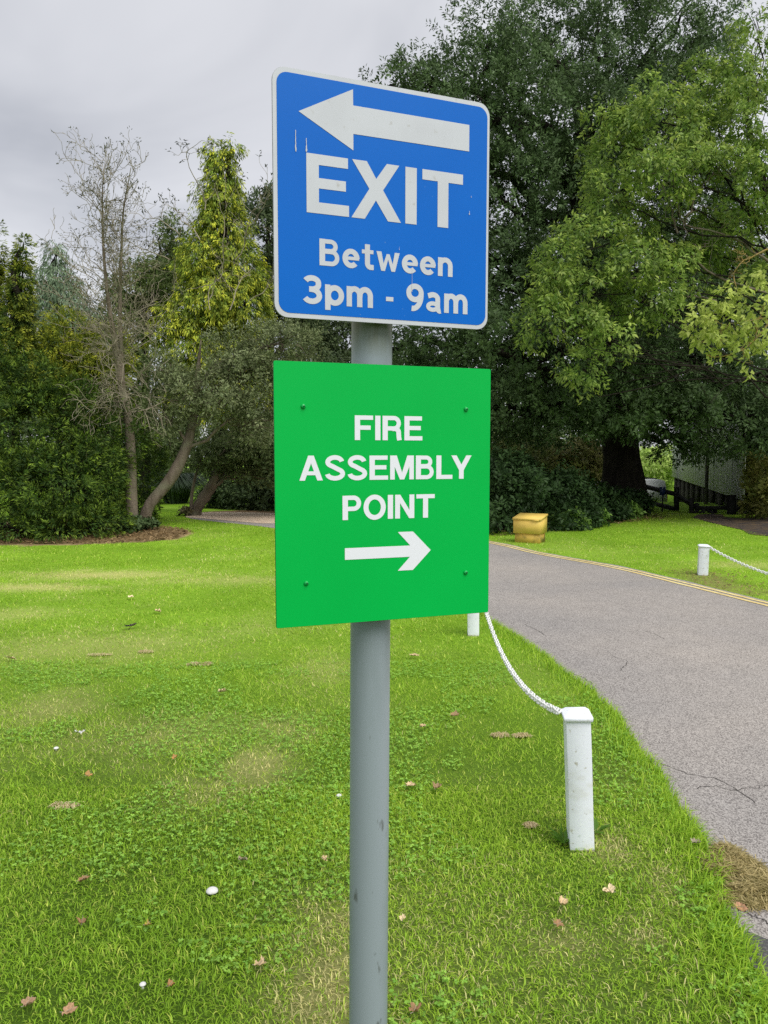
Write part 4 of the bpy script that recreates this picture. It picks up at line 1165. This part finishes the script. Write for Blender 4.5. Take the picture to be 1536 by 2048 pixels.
# leafless tree
r2 = np.random.default_rng(31)
T = smoothline([A(x, y, Yd) for x, y, Yd in [(264, 1062, 15.4), (263, 1000, 15.4), (262, 920, 15.4), (257, 845, 15.4), (243, 770, 15.4), (228, 680, 15.4), (214, 580, 15.4), (206, 480, 15.4), (205, 380, 15.4), (209, 335, 15.4)]], 40)
T2 = smoothline([A(x, y, 15.5) for x, y in [(246, 790), (242, 700), (240, 600), (243, 500), (247, 420), (262, 335)]], 26)
base = T[0].copy(); base[2] = 0
bare = thing('leafless_tree', 'almost leafless tree with straight trunk and tangled pale twigs', 'tree', base)
T[0][2] = -.1
mb = MB(); mb.tube(T, np.interp(np.linspace(0, 1, 40), [0, .03, .15, .35, .6, 1], [.165, .13, .105, .085, .042, .006]), 12)
build('trunk', mb, m_bark, bare, smooth=True)
mb = MB(); mb.tube(T2, np.linspace(.06, .007, 26), 7); build('second_stem', mb, m_bark, bare, smooth=True)
bm_ = MB(); tips = []
def twig(p, d, L, r0, depth, curl):
    n = 9
    pts = [p]
    q, dd = p.copy(), d.copy()
    for k in range(n - 1):
        q = q + dd * L / (n - 1)
        dd = unit(dd + r2.normal(size=3) * .26 + np.array([0, 0, curl]))
        pts.append(q)
    pts = np.array(pts)
    bm_.tube(pts, np.linspace(r0, max(r0 * .35, .0035), n), 4 if depth == 0 else 3, cap=False)
    if depth < 2:
        for _ in range(int(r2.integers(5, 9)) if depth == 0 else int(r2.integers(1, 4))):
            k = r2.integers(1, n)
            sd_ = unit(unit(pts[k] - pts[k - 1]) * .8 + r2.normal(size=3) * .55 + np.array([0, 0, .12]))
            twig(pts[k], sd_, L * (.3 + .3 * r2.random()), max(r0 * .5, .004), depth + 1, curl * 1.1)
    if depth >= 1: tips.append((pts[-1], dd))
for S, lo, hi, cnt, rr in ((T, 13, 39, 84, .0125), (T2, 4, 25, 34, .009)):
    for k in range(cnt):
        f = ((k + r2.random()) / cnt) ** 1.35
        i0 = int(lo + (hi - lo) * f)
        h = (S[i0][2] - 1.5) / 6.0
        az = r2.random() * 2 * math.pi
        if S is T and h < .25 and r2.random() < .5: az = math.pi + r2.normal() * .7
        el = .15 + .75 * h + r2.normal() * .15
        d = np.array([math.cos(az) * math.cos(el), math.sin(az) * math.cos(el), math.sin(el)])
        L = (1.95 * (1 - .66 * h)) * (.55 + .6 * r2.random())
        if S is T2: L *= .75
        twig(S[i0].copy(), d, L, rr * (1 - .5 * h), 0, (-.11 if h < .28 else .06) + r2.normal() * .05)
build('branches', bm_, m_twig, bare)
tp_, td_ = np.array([t[0] for t in tips]), np.array([t[1] for t in tips])
keep = (r2.random(len(tp_)) < .5) & (tp_[:, 2] > 3.2)
tp_, td_ = tp_[keep], td_[keep]
tp_ = np.repeat(tp_, 3, 0) + r2.normal(size=(len(tp_) * 3, 3)) * .02
td_ = unit(np.repeat(td_, 3, 0) + r2.normal(size=tp_.shape) * .6)
V, F = leaf_quads(tp_, td_, .035 + .03 * r2.random(len(tp_)), .015 + .01 * r2.random(len(tp_)), r2)
ck = np.array([.055, .06, .025]) + (np.array([.13, .14, .05]) - np.array([.055, .06, .025])) * r2.random((len(tp_), 1))
mb = MB(); mb.add(V, F, ck); build('buds', mb, m_leaf, bare)
# loose bare shoots that poke out of the leaning evergreen
bm_ = MB(); tips = []
for x, y, dx, dz, L in [(440, 540, .5, .8, 1.6), (470, 520, .7, .7, 1.5), (400, 480, -.5, .9, 1.4), (360, 470, -.7, .7, 1.2), (490, 470, .4, .95, 1.3), (410, 420, .1, 1, 1.2), (340, 520, -.8, .5, 1.1), (500, 600, .8, .5, 1.2), (460, 620, .3, .8, 1.8), (420, 620, -.2, .9, 1.6)]:
    twig(A(x, y, 16.8), unit(np.array([dx, r2.normal() * .2, dz])), L, .014, 0, .02)
build('bare_shoots', bm_, m_twig, bpy.data.objects['leaning_tree'])
tp_, td_ = np.array([t[0] for t in tips]), np.array([t[1] for t in tips])
tp_ = np.repeat(tp_, 4, 0) + r2.normal(size=(len(tp_) * 4, 3)) * .03
td_ = unit(np.repeat(td_, 4, 0) + r2.normal(size=tp_.shape) * .6)
V, F = leaf_quads(tp_, td_, .06 + .04 * r2.random(len(tp_)), .025 + .012 * r2.random(len(tp_)), r2)
mb = MB(); mb.add(V, F, np.array([.045, .055, .025]) * (.7 + .8 * r2.random((len(tp_), 1)))); build('shoot_leaves', mb, m_leaf, bpy.data.objects['leaning_tree'])

shrub('ivy_clump', 'dark ivy clump round the foot of the leafless trunk', [(262, 1056, 15.2, 26, 15, .4), (292, 1060, 15.4, 22, 13, .35)], 420, 10, .11, .06, .045, (.018, .034, .012), (.05, .075, .03), 33, m_leaf, cat='ivy', stems=3)
shrub('ivy_clump', 'dead stems and ivy round the foot of the second leaning trunk', [(373, 1030, 19.3, 12, 9, .3)], 90, 9, .11, .06, .045, (.04, .045, .02), (.09, .08, .04), 34, m_leaf, cat='ivy', stems=3)
for k, (lab, cl) in enumerate([('low dark shrub behind the gravel, next to the leaning trunk', [(455, 1000, 22.5, 40, 30, .8), (500, 1000, 22, 40, 32, .8)]), ('low dark shrub behind the gravel, meeting the green sign', [(550, 1000, 21.6, 46, 36, .9), (610, 990, 21.6, 50, 50, .9)]), ('dark shrub wholly screened by the green sign', [(700, 980, 22, 80, 60, 1)])]):
    shrub('border_shrub', lab, cl, 650, 13, .26, .12, .05, (.014, .026, .010), (.04, .06, .022), 36 + k, m_leaf, 'dark shrubs behind the gravel')
# blue-green tussock of ornamental grass behind the trunks
tb = A(352, 992, 24.5)
r2 = np.random.default_rng(44)
n = 900
az = r2.random(n) * 6.283
bp = np.c_[tb[0] + np.cos(az) * .35 * r2.random(n), tb[1] + np.sin(az) * .35 * r2.random(n), np.zeros(n)]
L = .7 + .6 * r2.random(n)
out = np.c_[np.cos(az), np.sin(az), np.zeros(n)]
pm_ = bp + out * (L * .35)[:, None] + np.array([0, 0, 1]) * (L * .75)[:, None]
pe = bp + out * (L * .9)[:, None] + np.array([0, 0, 1]) * (L * .45)[:, None]
sd_ = np.c_[-np.sin(az), np.cos(az), np.zeros(n)] * .018
V = np.stack([bp - sd_, bp + sd_, pm_ + sd_, pm_ - sd_, pe], 1).reshape(-1, 3)
k = np.arange(n)[:, None] * 5
mb = MB(); c_ = np.array([.09, .13, .085]) * (.6 + .8 * r2.random((n, 1)))
mb.add(V, k + np.array([[0, 1, 2, 3]]), c_); mb.n -= len(V); mb.V.pop(); mb.add(V, k + np.array([[3, 2, 4]]), c_)
tag(build('tussock_grass', mb, m_leaf_thin), 'arching blue-green ornamental grass behind the leaning trunks', 'plant')

# far row closing off the view
far_specs = [(-200, 860, 34, 150), (0, 840, 36, 150), (160, 850, 38, 130), (300, 870, 40, 120), (640, 820, 38, 150), (800, 800, 36, 150), (950, 850, 38, 130), (1100, 860, 44, 90), (1720, 820, 40, 160)]
far_lab = ['off the left edge', 'behind the yew hedge', 'behind the golden conifer', 'between leafless tree and golden cypress', 'behind the left half of the signs', 'behind the pole', 'behind the right edge of the signs', 'under the oak crown', 'off the right edge']
for k, ((x, y, Yd, r_), lb_) in enumerate(zip(far_specs, far_lab)):
    c1, c2 = (.030, .048, .018), (.075, .10, .04)
    s = .55 if k == 7 else 1
    tree('far_tree', 'distant hazy green tree ' + lb_, [(x, 1000, Yd), (x, 900, Yd), (x, y - r_ * .5, Yd)], [.3, .2, .05], [(x, y, Yd, r_, r_ * .7, 3), (x - r_ * .6, y + 60, Yd, r_ * .7, 60, 2.5), (x + r_ * .6, y + 50, Yd, r_ * .7, 60, 2.5), (x, y + 110, Yd, r_, 40, 2)], 560, 12, .8, .3, .14, c1, c2, 50 + k, m_bark_dark, m_leaf, sub=2, group='trees closing the view', lump=.4)

# ------------------------------------------------------------------ grass
r2 = np.random.default_rng(77)
def scatter(y0, y1, dens, margin=.5, slope=.56):
    A_ = (slope * (y1 ** 2 - y0 ** 2) + 2 * margin * (y1 - y0))
    n = int(A_ * dens)
    # sample y with density proportional to width
    u = r2.random(n * 2)
    yy = np.sqrt(y0 ** 2 + u * (y1 ** 2 - y0 ** 2))
    yy = yy[:n]
    xx = (r2.random(n) * 2 - 1) * (slope * yy + margin)
    return xx, yy
def lawn_mask(x, y):
    P = np.c_[x, y]
    k = ~inside(P, ROAD)
    k &= ~inside(P, BED) & ~inside(P, PATH) & ~inside(P, L2) & ~inside(P, LITTER)
    k &= ~((y > 20.5) & (x < 7))
    vgm = np.exp(-((x - 3.95) / .3) ** 2 - ((y - 9.1) / .9) ** 2)
    k &= r2.random(len(x)) > vgm * .9
    return k
def road_dist(x, y):
    d = np.full(len(x), 9.)
    for E in (NE[::2], FEr[::2]):
        for s in range(0, len(x), 40000):
            q = np.c_[x[s:s + 40000], y[s:s + 40000]]
            d[s:s + 40000] = np.minimum(d[s:s + 40000], np.sqrt(((q[:, None, :] - E[None]) ** 2).sum(-1)).min(1)) if False else d[s:s + 40000]
    return d
GRASS_A, GRASS_B, GRASS_Y, GRASS_D = np.array([.20, .41, .022]), np.array([.49, .71, .055]), np.array([.68, .78, .14]), np.array([.80, .75, .32])
def grass_patch(y0, y1, dens, h0, h1, w, bend):
    x, y = scatter(y0, y1, dens)
    k = lawn_mask(x, y)
    x, y = x[k], y[k]
    n = len(x)
    d, lu = dryness(x, y), lush(x, y)
    tall = vnoise(x, y, 3.1, 51)
    h = (h0 + (h1 - h0) * r2.random(n)) * (.65 + .7 * tall) * (1 - .3 * d)
    az = r2.random(n) * 6.283
    lean = (.45 + 1.2 * r2.random(n))
    dx, dy = np.cos(az), np.sin(az)
    z = terrain(x, y)
    b0 = np.c_[x, y, z - .004]
    out = np.c_[dx, dy, np.zeros(n)]
    sd_ = np.c_[-dy, dx, np.zeros(n)]
    tw = r2.random(n) * 6.283
    sd_ = sd_ * np.cos(tw * .2)[:, None]
    up = np.array([0, 0, 1.])
    ww = (w * (.6 + .8 * r2.random(n)))[:, None]
    m = b0 + out * (h * lean * .35)[:, None] + up * (h * .62)[:, None]
    e = b0 + out * (h * lean)[:, None] + up * (h * (1 - .28 * lean))[:, None]
    mixk = np.clip(.15 + .55 * lu + .45 * (r2.random(n) - .3), 0, 1)[:, None]
    col = GRASS_A + (GRASS_B - GRASS_A) * mixk
    yk = (r2.random(n) < .06 + .12 * lu)[:, None]
    col = np.where(yk, GRASS_Y * (.7 + .5 * r2.random((n, 1))), col)
    dk = (r2.random(n) < np.clip(d * .85, 0, .75))[:, None]
    col = np.where(dk, GRASS_D * (.55 + .7 * r2.random((n, 1))), col)
    col = col * (.8 + .4 * r2.random((n, 1)))
    mb = MB()
    if bend:
        V = np.stack([b0 - sd_ * ww * .5, b0 + sd_ * ww * .5, m + sd_ * ww * .42, m - sd_ * ww * .42, e], 1).reshape(-1, 3)
        k5 = np.arange(n)[:, None] * 5
        mb.V.append(V); mb.F += [k5 + np.array([[0, 1, 2, 3]]), k5 + np.array([[3, 2, 4]])]; mb.K += [col, col]
    else:
        V = np.stack([b0 - sd_ * ww * .5, b0 + sd_ * ww * .5, e], 1).reshape(-1, 3)
        mb.V.append(V); mb.F.append(np.arange(n * 3).reshape(n, 3)); mb.K.append(col)
    mb.n = len(V)
    return mb
m_grass = mat('grass_blade', (1, 1, 1), .45, .3, attr=True, translucent=.4)
gm = MB()
for args in [(1.7, 3.4, 19000, .010, .030, .0034, True), (3.4, 6.0, 8500, .014, .036, .0055, False), (6.0, 11.0, 3200, .02, .042, .0085, False), (11.0, 21.0, 900, .025, .045, .014, False)]:
    q = grass_patch(*args)
    for V in q.V: gm.V.append(V)
    for f in q.F: gm.F.append(f + gm.n)
    gm.K += q.K
    gm.n += q.n
tag(build('lawn_grass', gm, m_grass), 'short bright green mown grass with dry straw patches', 'grass', kind='stuff')
# clover mats
x, y = scatter(1.7, 5.5, 1500)
k = lawn_mask(x, y) & ((vnoise(x, y, 1.7, 61) * .6 + vnoise(x, y, 5, 62) * .4) > .52) & (dryness(x, y) < .45)
x, y = x[k], y[k]
n = len(x)
az = np.repeat(r2.random(n) * 6.283, 3) + np.tile([0, 2.094, 4.189], n) + r2.normal(size=n * 3) * .15
zz = np.repeat(.010 + .018 * r2.random(n), 3)
P = np.c_[np.repeat(x, 3), np.repeat(y, 3), zz]
D = unit(np.c_[np.cos(az), np.sin(az), r2.normal(size=n * 3) * .25])
V, F = leaf_quads(P, D, .008 + .005 * r2.random(n * 3), .008 + .003 * r2.random(n * 3), r2, up=1.5, fold=.1)
ck = (np.array([.22, .45, .06]) + np.array([.2, .25, .05]) * r2.random((n, 1))) * (.8 + .4 * r2.random((n, 1)))
mb = MB(); mb.add(V, F, np.repeat(ck, 3, 0))
tag(build('clover', mb, m_grass), 'low clover leaves matted through the lawn grass', 'clover', kind='stuff')
# longer grass fringing the road edge
T = np.gradient(NE, axis=0); T /= np.linalg.norm(T, axis=1)[:, None]
sel = np.where((NE[:, 1] > 1.5) & (NE[:, 1] < 9))[0]
n = 9000
kk = r2.choice(sel, n); tt = r2.random(n)[:, None]
p2 = NE[kk] + (NE[np.minimum(kk + 1, len(NE) - 1)] - NE[kk]) * tt
nn = np.c_[-T[kk, 1], T[kk, 0]]
p2 = p2 + nn * (np.abs(r2.normal(size=n)) * .07 - .012)[:, None]
ok_ = ~inside(p2 - nn * 0, ROAD) | (r2.random(n) < .25)
p2, nn = p2[ok_], nn[ok_]
n = len(p2)
az = np.arctan2(-nn[:, 1], -nn[:, 0]) + r2.normal(size=n) * 1.1
h = .022 + .04 * r2.random(n)
b0 = np.c_[p2, np.zeros(n)]
out = np.c_[np.cos(az), np.sin(az), np.zeros(n)]; sd_ = np.c_[-np.sin(az), np.cos(az), np.zeros(n)]
m = b0 + out * (h * .3)[:, None] + np.array([0, 0, 1]) * (h * .65)[:, None]
e = b0 + out * (h * .9)[:, None] + np.array([0, 0, 1]) * (h * .75)[:, None]
V = np.stack([b0 - sd_ * .0018, b0 + sd_ * .0018, m + sd_ * .0016, m - sd_ * .0016, e], 1).reshape(-1, 3)
k5 = np.arange(n)[:, None] * 5
col = GRASS_A + (GRASS_B - GRASS_A) * r2.random((n, 1)) * 1.1
mb = MB(); mb.V.append(V); mb.F += [k5 + np.array([[0, 1, 2, 3]]), k5 + np.array([[3, 2, 4]])]; mb.K += [col, col]; mb.n = len(V)
tag(build('verge_grass', mb, m_grass), 'longer grass overhanging the asphalt edge', 'grass', kind='stuff')

# heap of dry mowings on the road edge
def straw(spots, n, hgt, cola, colb, seed, Lr=(.03, .09), w=.0016):
    r3 = np.random.default_rng(seed)
    Vs, cs = [], []
    per = n // len(spots)
    for (x, y), rx, ry, hh in spots:
        a, q = r3.random(per) * 6.283, np.sqrt(r3.random(per))
        px, py = x + np.cos(a) * q * rx, y + np.sin(a) * q * ry
        pz = .008 + hh * (1 - q ** 2) * (.3 + .7 * r3.random(per))
        az = r3.random(per) * 6.283
        L = Lr[0] + (Lr[1] - Lr[0]) * r3.random(per)
        d = np.c_[np.cos(az), np.sin(az), r3.normal(size=per) * .25]
        s = np.c_[-np.sin(az), np.cos(az), np.zeros(per)] * w
        c = np.c_[px, py, pz]
        mid_ = c + np.array([0, 0, 1]) * (.012 * r3.random(per))[:, None]
        Vs.append(np.stack([c - d * L[:, None] / 2 - s, c - d * L[:, None] / 2 + s, mid_ + s, mid_ - s, c + d * L[:, None] / 2], 1).reshape(-1, 3))
        cs.append(np.array(cola) + (np.array(colb) - np.array(cola)) * r3.random((per, 1)))
    V, c = np.concatenate(Vs), np.concatenate(cs)
    V[:, 2] = np.maximum(V[:, 2], .009)
    k5 = np.arange(len(V) // 5)[:, None] * 5
    mb = MB(); mb.V.append(V); mb.F += [k5 + np.array([[0, 1, 2, 3]]), k5 + np.array([[3, 2, 4]])]; mb.K += [c, c]; mb.n = len(V)
    return mb
sp = [(G(1455, 1712)[:2], .04, .05, .03), (G(1472, 1722)[:2], .035, .04, .025), (G(1456, 1748)[:2], .05, .05, .04), (G(1482, 1764)[:2], .045, .05, .03), (G(1490, 1786)[:2], .05, .04, .04), (G(1520, 1775)[:2], .06, .04, .03), (G(1545, 1792)[:2], .08, .05, .04), (G(1590, 1800)[:2], .10, .07, .04)]
tag(build('grass_clippings', straw([(c, a * 1.15, b * 1.2, h * .6) for c, a, b, h in sp] + [(G(1440, 1735)[:2], .05, .07, .008), (G(1500, 1805)[:2], .1, .05, .008), (G(1480, 1740)[:2], .09, .08, .006)], 6600, .04, (.22, .19, .06), (.66, .55, .27), 5), m_grass), 'heap of dried straw-coloured mowings spilling onto the asphalt', 'clippings', kind='stuff')
sp = [(G(390, 1331)[:2], .06, .03, .03), (G(415, 1331)[:2], .04, .03, .03), (G(292, 1306)[:2], .06, .03, .02), (G(200, 1312)[:2], .1, .03, .012), (G(1000, 1474)[:2], .05, .03, .025), (G(1043, 1475)[:2], .05, .025, .02), (G(1060, 1655)[:2], .025, .02, .008), (G(130, 1615)[:2], .06, .03, .012)]
tag(build('loose_mowings', straw([(c, a, b, h * .5) for c, a, b, h in sp], 1100, .03, (.50, .41, .22), (.92, .78, .5), 6, (.015, .04)), m_grass), 'small clumps of dead mowings dotted over the lawn', 'mowings', kind='stuff')
# bark mulch and litter on the bed
r2 = np.random.default_rng(88)
n = 9000
x, y = -11 + 7.2 * r2.random(n), 13 + 3.6 * r2.random(n)
k = inside(np.c_[x, y], BED); x, y = x[k], y[k]; n = len(x)
x2, y2 = 1.9 + 4.8 * r2.random(2600), 13.8 + 5.5 * r2.random(2600)
k = (y2 > 14.0 + (x2 - 1.9) * .9) & (y2 < 15.6 + (x2 - 1.9) * .9); x2, y2 = x2[k], y2[k]
x3, y3 = 3.6 + .9 * r2.random(700), 8.0 + 2.2 * r2.random(700)
k = ~inside(np.c_[x3, y3], ROAD) & (r2.random(700) < .35); x3, y3 = x3[k], y3[k]
x, y = np.r_[x, x2, x3], np.r_[y, y2, y3]; n = len(x)
az = r2.random(n) * 6.283
V, F = leaf_quads(np.c_[x, y, .012 + .03 * r2.random(n)], unit(np.c_[np.cos(az), np.sin(az), r2.normal(size=n) * .25]), (.05 + .06 * r2.random(n)) * np.where(y < 11, .5, 1), (.02 + .03 * r2.random(n)) * np.where(y < 11, .5, 1), r2, up=2)
mb = MB(); mb.add(V, F, np.array([.17, .12, .06]) + np.array([.33, .24, .13]) * r2.random((n, 1)))
tag(build('leaf_litter', mb, m_grass), 'brown bark mulch and dead leaves under the trees and along the verge', 'litter', kind='stuff')

# ------------------------------------------------------------------ small things on the lawn
m_dead = mat('dead_leaf', (1, 1, 1), .7, .2, attr=True, noise=[(90, (.30, .2, .1), .58, .75)])
def dead_leaf(label, px, py, size, color, curl, yaw, lobes=5, group=None, name='fallen_leaf', long=1.0, z=.03):
    p = G(px, py)
    r3 = np.random.default_rng(int(px * 7 + py))
    o = bpy.data.objects.new(name, None); o.location = (p[0], p[1], z); o.rotation_euler = (r3.normal() * .2, r3.normal() * .2, yaw); link(o)
    tag(o, label, 'leaf' if name == 'fallen_leaf' else name, group)
    size *= .85
    n = 28
    a = np.linspace(0, 2 * math.pi, n, endpoint=False)
    rad = size * .5 * (.82 + .13 * np.cos(lobes * a) + .09 * r3.normal(size=n))
    rings = []
    for f in (.35, .7, 1.0):
        x_, y_ = np.cos(a) * rad * f * long, np.sin(a) * rad * f / long ** .5
        z_ = .45 * curl * (x_ ** 2 * .5 + y_ ** 2 * 1.2) / size + .003 * r3.normal(size=n) * f
        rings.append(np.c_[x_, y_, z_])
    V = np.vstack([[[0, 0, 0]]] + rings)
    F = [(0, 1 + i, 1 + (i + 1) % n) for i in range(n)]
    for q in range(2):
        F += [(1 + q * n + i, 1 + (q + 1) * n + i, 1 + (q + 1) * n + (i + 1) % n, 1 + q * n + (i + 1) % n) for i in range(n)]
    c = np.array(color) * (.75 + .5 * r3.random((len(F), 1)))
    mb = MB()
    tri = [f for f in F if len(f) == 3]; qd = [f for f in F if len(f) == 4]
    mb.add(V, tri + qd, c)
    build('blade', mb, m_dead, o, local=True)
    mb = MB(); mb.tube([(-rad.mean() * long * 1.4, 0, .004), (-rad.mean() * .6, 0, .0), (rad.mean() * .8 * long, 0, curl * rad.mean() * .3 + .001)], [.0012, .0012, .0006], 4)
    build('stalk', mb, m_twig, o, local=True)
TAN, BRN, PALE, RED = (.62, .47, .27), (.34, .20, .10), (.85, .70, .42), (.6, .26, .12)
for args in [('large crumpled tan maple leaf just beside the pole', 822, 1584, .075, TAN, 1.5, .4), ('curled brown leaf next to the large tan one', 873, 1588, .055, (.36, .25, .13), 4, 1.2), ('pale cream curled leaf on the grass near the roadside', 1218, 1800, .062, PALE, 2.5, 2.2),
             ('narrow folded tan leaf between pole and road', 1124, 1826, .05, TAN, 5, 1.0, 2), ('small dark brown leaf below the narrow folded one', 1118, 1867, .045, BRN, 2.5, .3), ('pale slim leaf standing up right beside the pole', 805, 1856, .035, PALE, 4, 1.5, 2), ('brown leaf left of the sagging chain', 909, 1441, .07, (.33, .22, .11), 3, .1),
             ('flat tan leaf between the pole and the half hidden post', 829, 1319, .085, TAN, 2, .2, 2), ('thin curled leaf on the lawn above the tan maple leaf', 845, 1464, .045, TAN, 4, .8, 2), ('orange-tan star shaped leaf at the edge of the lawn left', 178, 1563, .05, (.45, .26, .09), 2.5, 1), ('reddish brown leaf left of the large mushroom', 168, 1776, .05, BRN, 2.5, .6),
             ('dark red-brown leaf curled in the clover at lower left', 164, 1863, .045, BRN, 3.5, 1.9), ('small yellow leaf in the clover below the large mushroom', 296, 1868, .03, (.5, .38, .08), 3, .5), ('tan lobed leaf left of the pole near the frame bottom', 521, 1949, .05, TAN, 2.5, .2), ('pinkish tan leaf in the bottom corner', 58, 2028, .045, (.42, .27, .17), 3, 1, 3),
             ('pale brown leaf cut by the bottom edge', 140, 2044, .05, (.45, .28, .16), 2, .2), ('tan leaf in mid lawn below the green sign', 445, 1393, .07, TAN, 3, .3), ('brown leaf at the foot of the picture right of the pole', 832, 2041, .045, BRN, 3, .8), ('tiny orange leaf above the bottom edge', 342, 1991, .03, (.45, .25, .1), 4, .9),
             ('grey-tan leaf right of the large mushroom', 486, 1736, .045, (.36, .30, .22), 3, .8, 3), ('small tan leaf near the pole level with the mushroom', 648, 1735, .03, TAN, 4, .1), ('orange leaf high on the lawn near the straw patch', 350, 1527, .04, (.48, .27, .08), 3, 1), ('rusty folded leaf lying on the asphalt edge', 1480, 1835, .05, (.5, .28, .17), 4, -.9, 2), ('scrap of dead leaf on the asphalt edge above the mowings', 1390, 1700, .05, (.3, .27, .2), 3, .4),
             ('tan scrap of leaf on the far lawn left of the sign', 316, 1229, .08, TAN, 3, .4), ('cream scrap of leaf on the far lawn', 262, 1200, .09, PALE, 2, .4), ('brown leaf at the left edge of mid lawn', 22, 1325, .09, TAN, 2, .2)]:
    dead_leaf(*args, group='fallen leaves on the lawn')
dead_leaf('black feather lying on the far lawn', 260, 1259, .10, (.012, .012, .014), 2, .9, 2, name='feather', long=1.5)
dead_leaf('small white feather on the lawn', 159, 1476, .04, (.7, .72, .75), 2, 1.0, 2, name='feather', long=1.9)
m_mush = mat('mushroom_white', (.72, .72, .70), .6, .3, noise=[(60, (.55, .54, .52), .5, .7)])
for lab, px, py, r_ in [('largest white mushroom cap in the clover, left of the pole', 424, 1767, .021), ('white mushroom touching the pole on its left', 678, 1579, .0125), ('small white mushroom near the bottom of the lawn', 285, 1950, .0095), ('tiny white mushroom at the left of mid lawn', 112, 1486, .013)]:
    p = G(px, py, .04)
    o = thing('mushroom', lab, 'mushroom', (p[0], p[1], 0), 'white mushrooms in the lawn')
    a = np.linspace(0, 1, 7)
    mb = MB(); mb.tube([(p[0], p[1], .012 + .012 * math.sin(t * 1.57) * (r_ / .02)) for t in a], [max(r_ * math.cos(t * 1.5), .001) for t in a], 18); build('cap', mb, m_mush, o, smooth=True)
    mb = MB(); mb.tube([(p[0], p[1], -.01), (p[0], p[1], .013)], .004, 8); build('stem', mb, m_mush, o, smooth=True)
# broad-leaved weeds at the foot of the near post
r2 = np.random.default_rng(91)
for lab, px, py, nl in [('broad-leaved dock weed against the near post', 1128, 1690, 11), ('small dandelion rosette on the other side of the near post', 1192, 1668, 7)]:
    p = G(px, py)
    o = thing('weed', lab, 'plant', p)
    for q in range(nl):
        az = q * 2.4 + r2.normal() * .3
        d = unit(np.array([math.cos(az), math.sin(az), .5 + .5 * r2.random()]))
        V, F = leaf_quads(p[None] + [[0, 0, .005]], d[None], np.array([.06 + .05 * r2.random()]), np.array([.022]), r2, up=1.2)
        mb = MB(); mb.add(V, F, np.array([[.15, .32, .04]]) * (.7 + .5 * r2.random())); build('leaf', mb, m_grass, o)
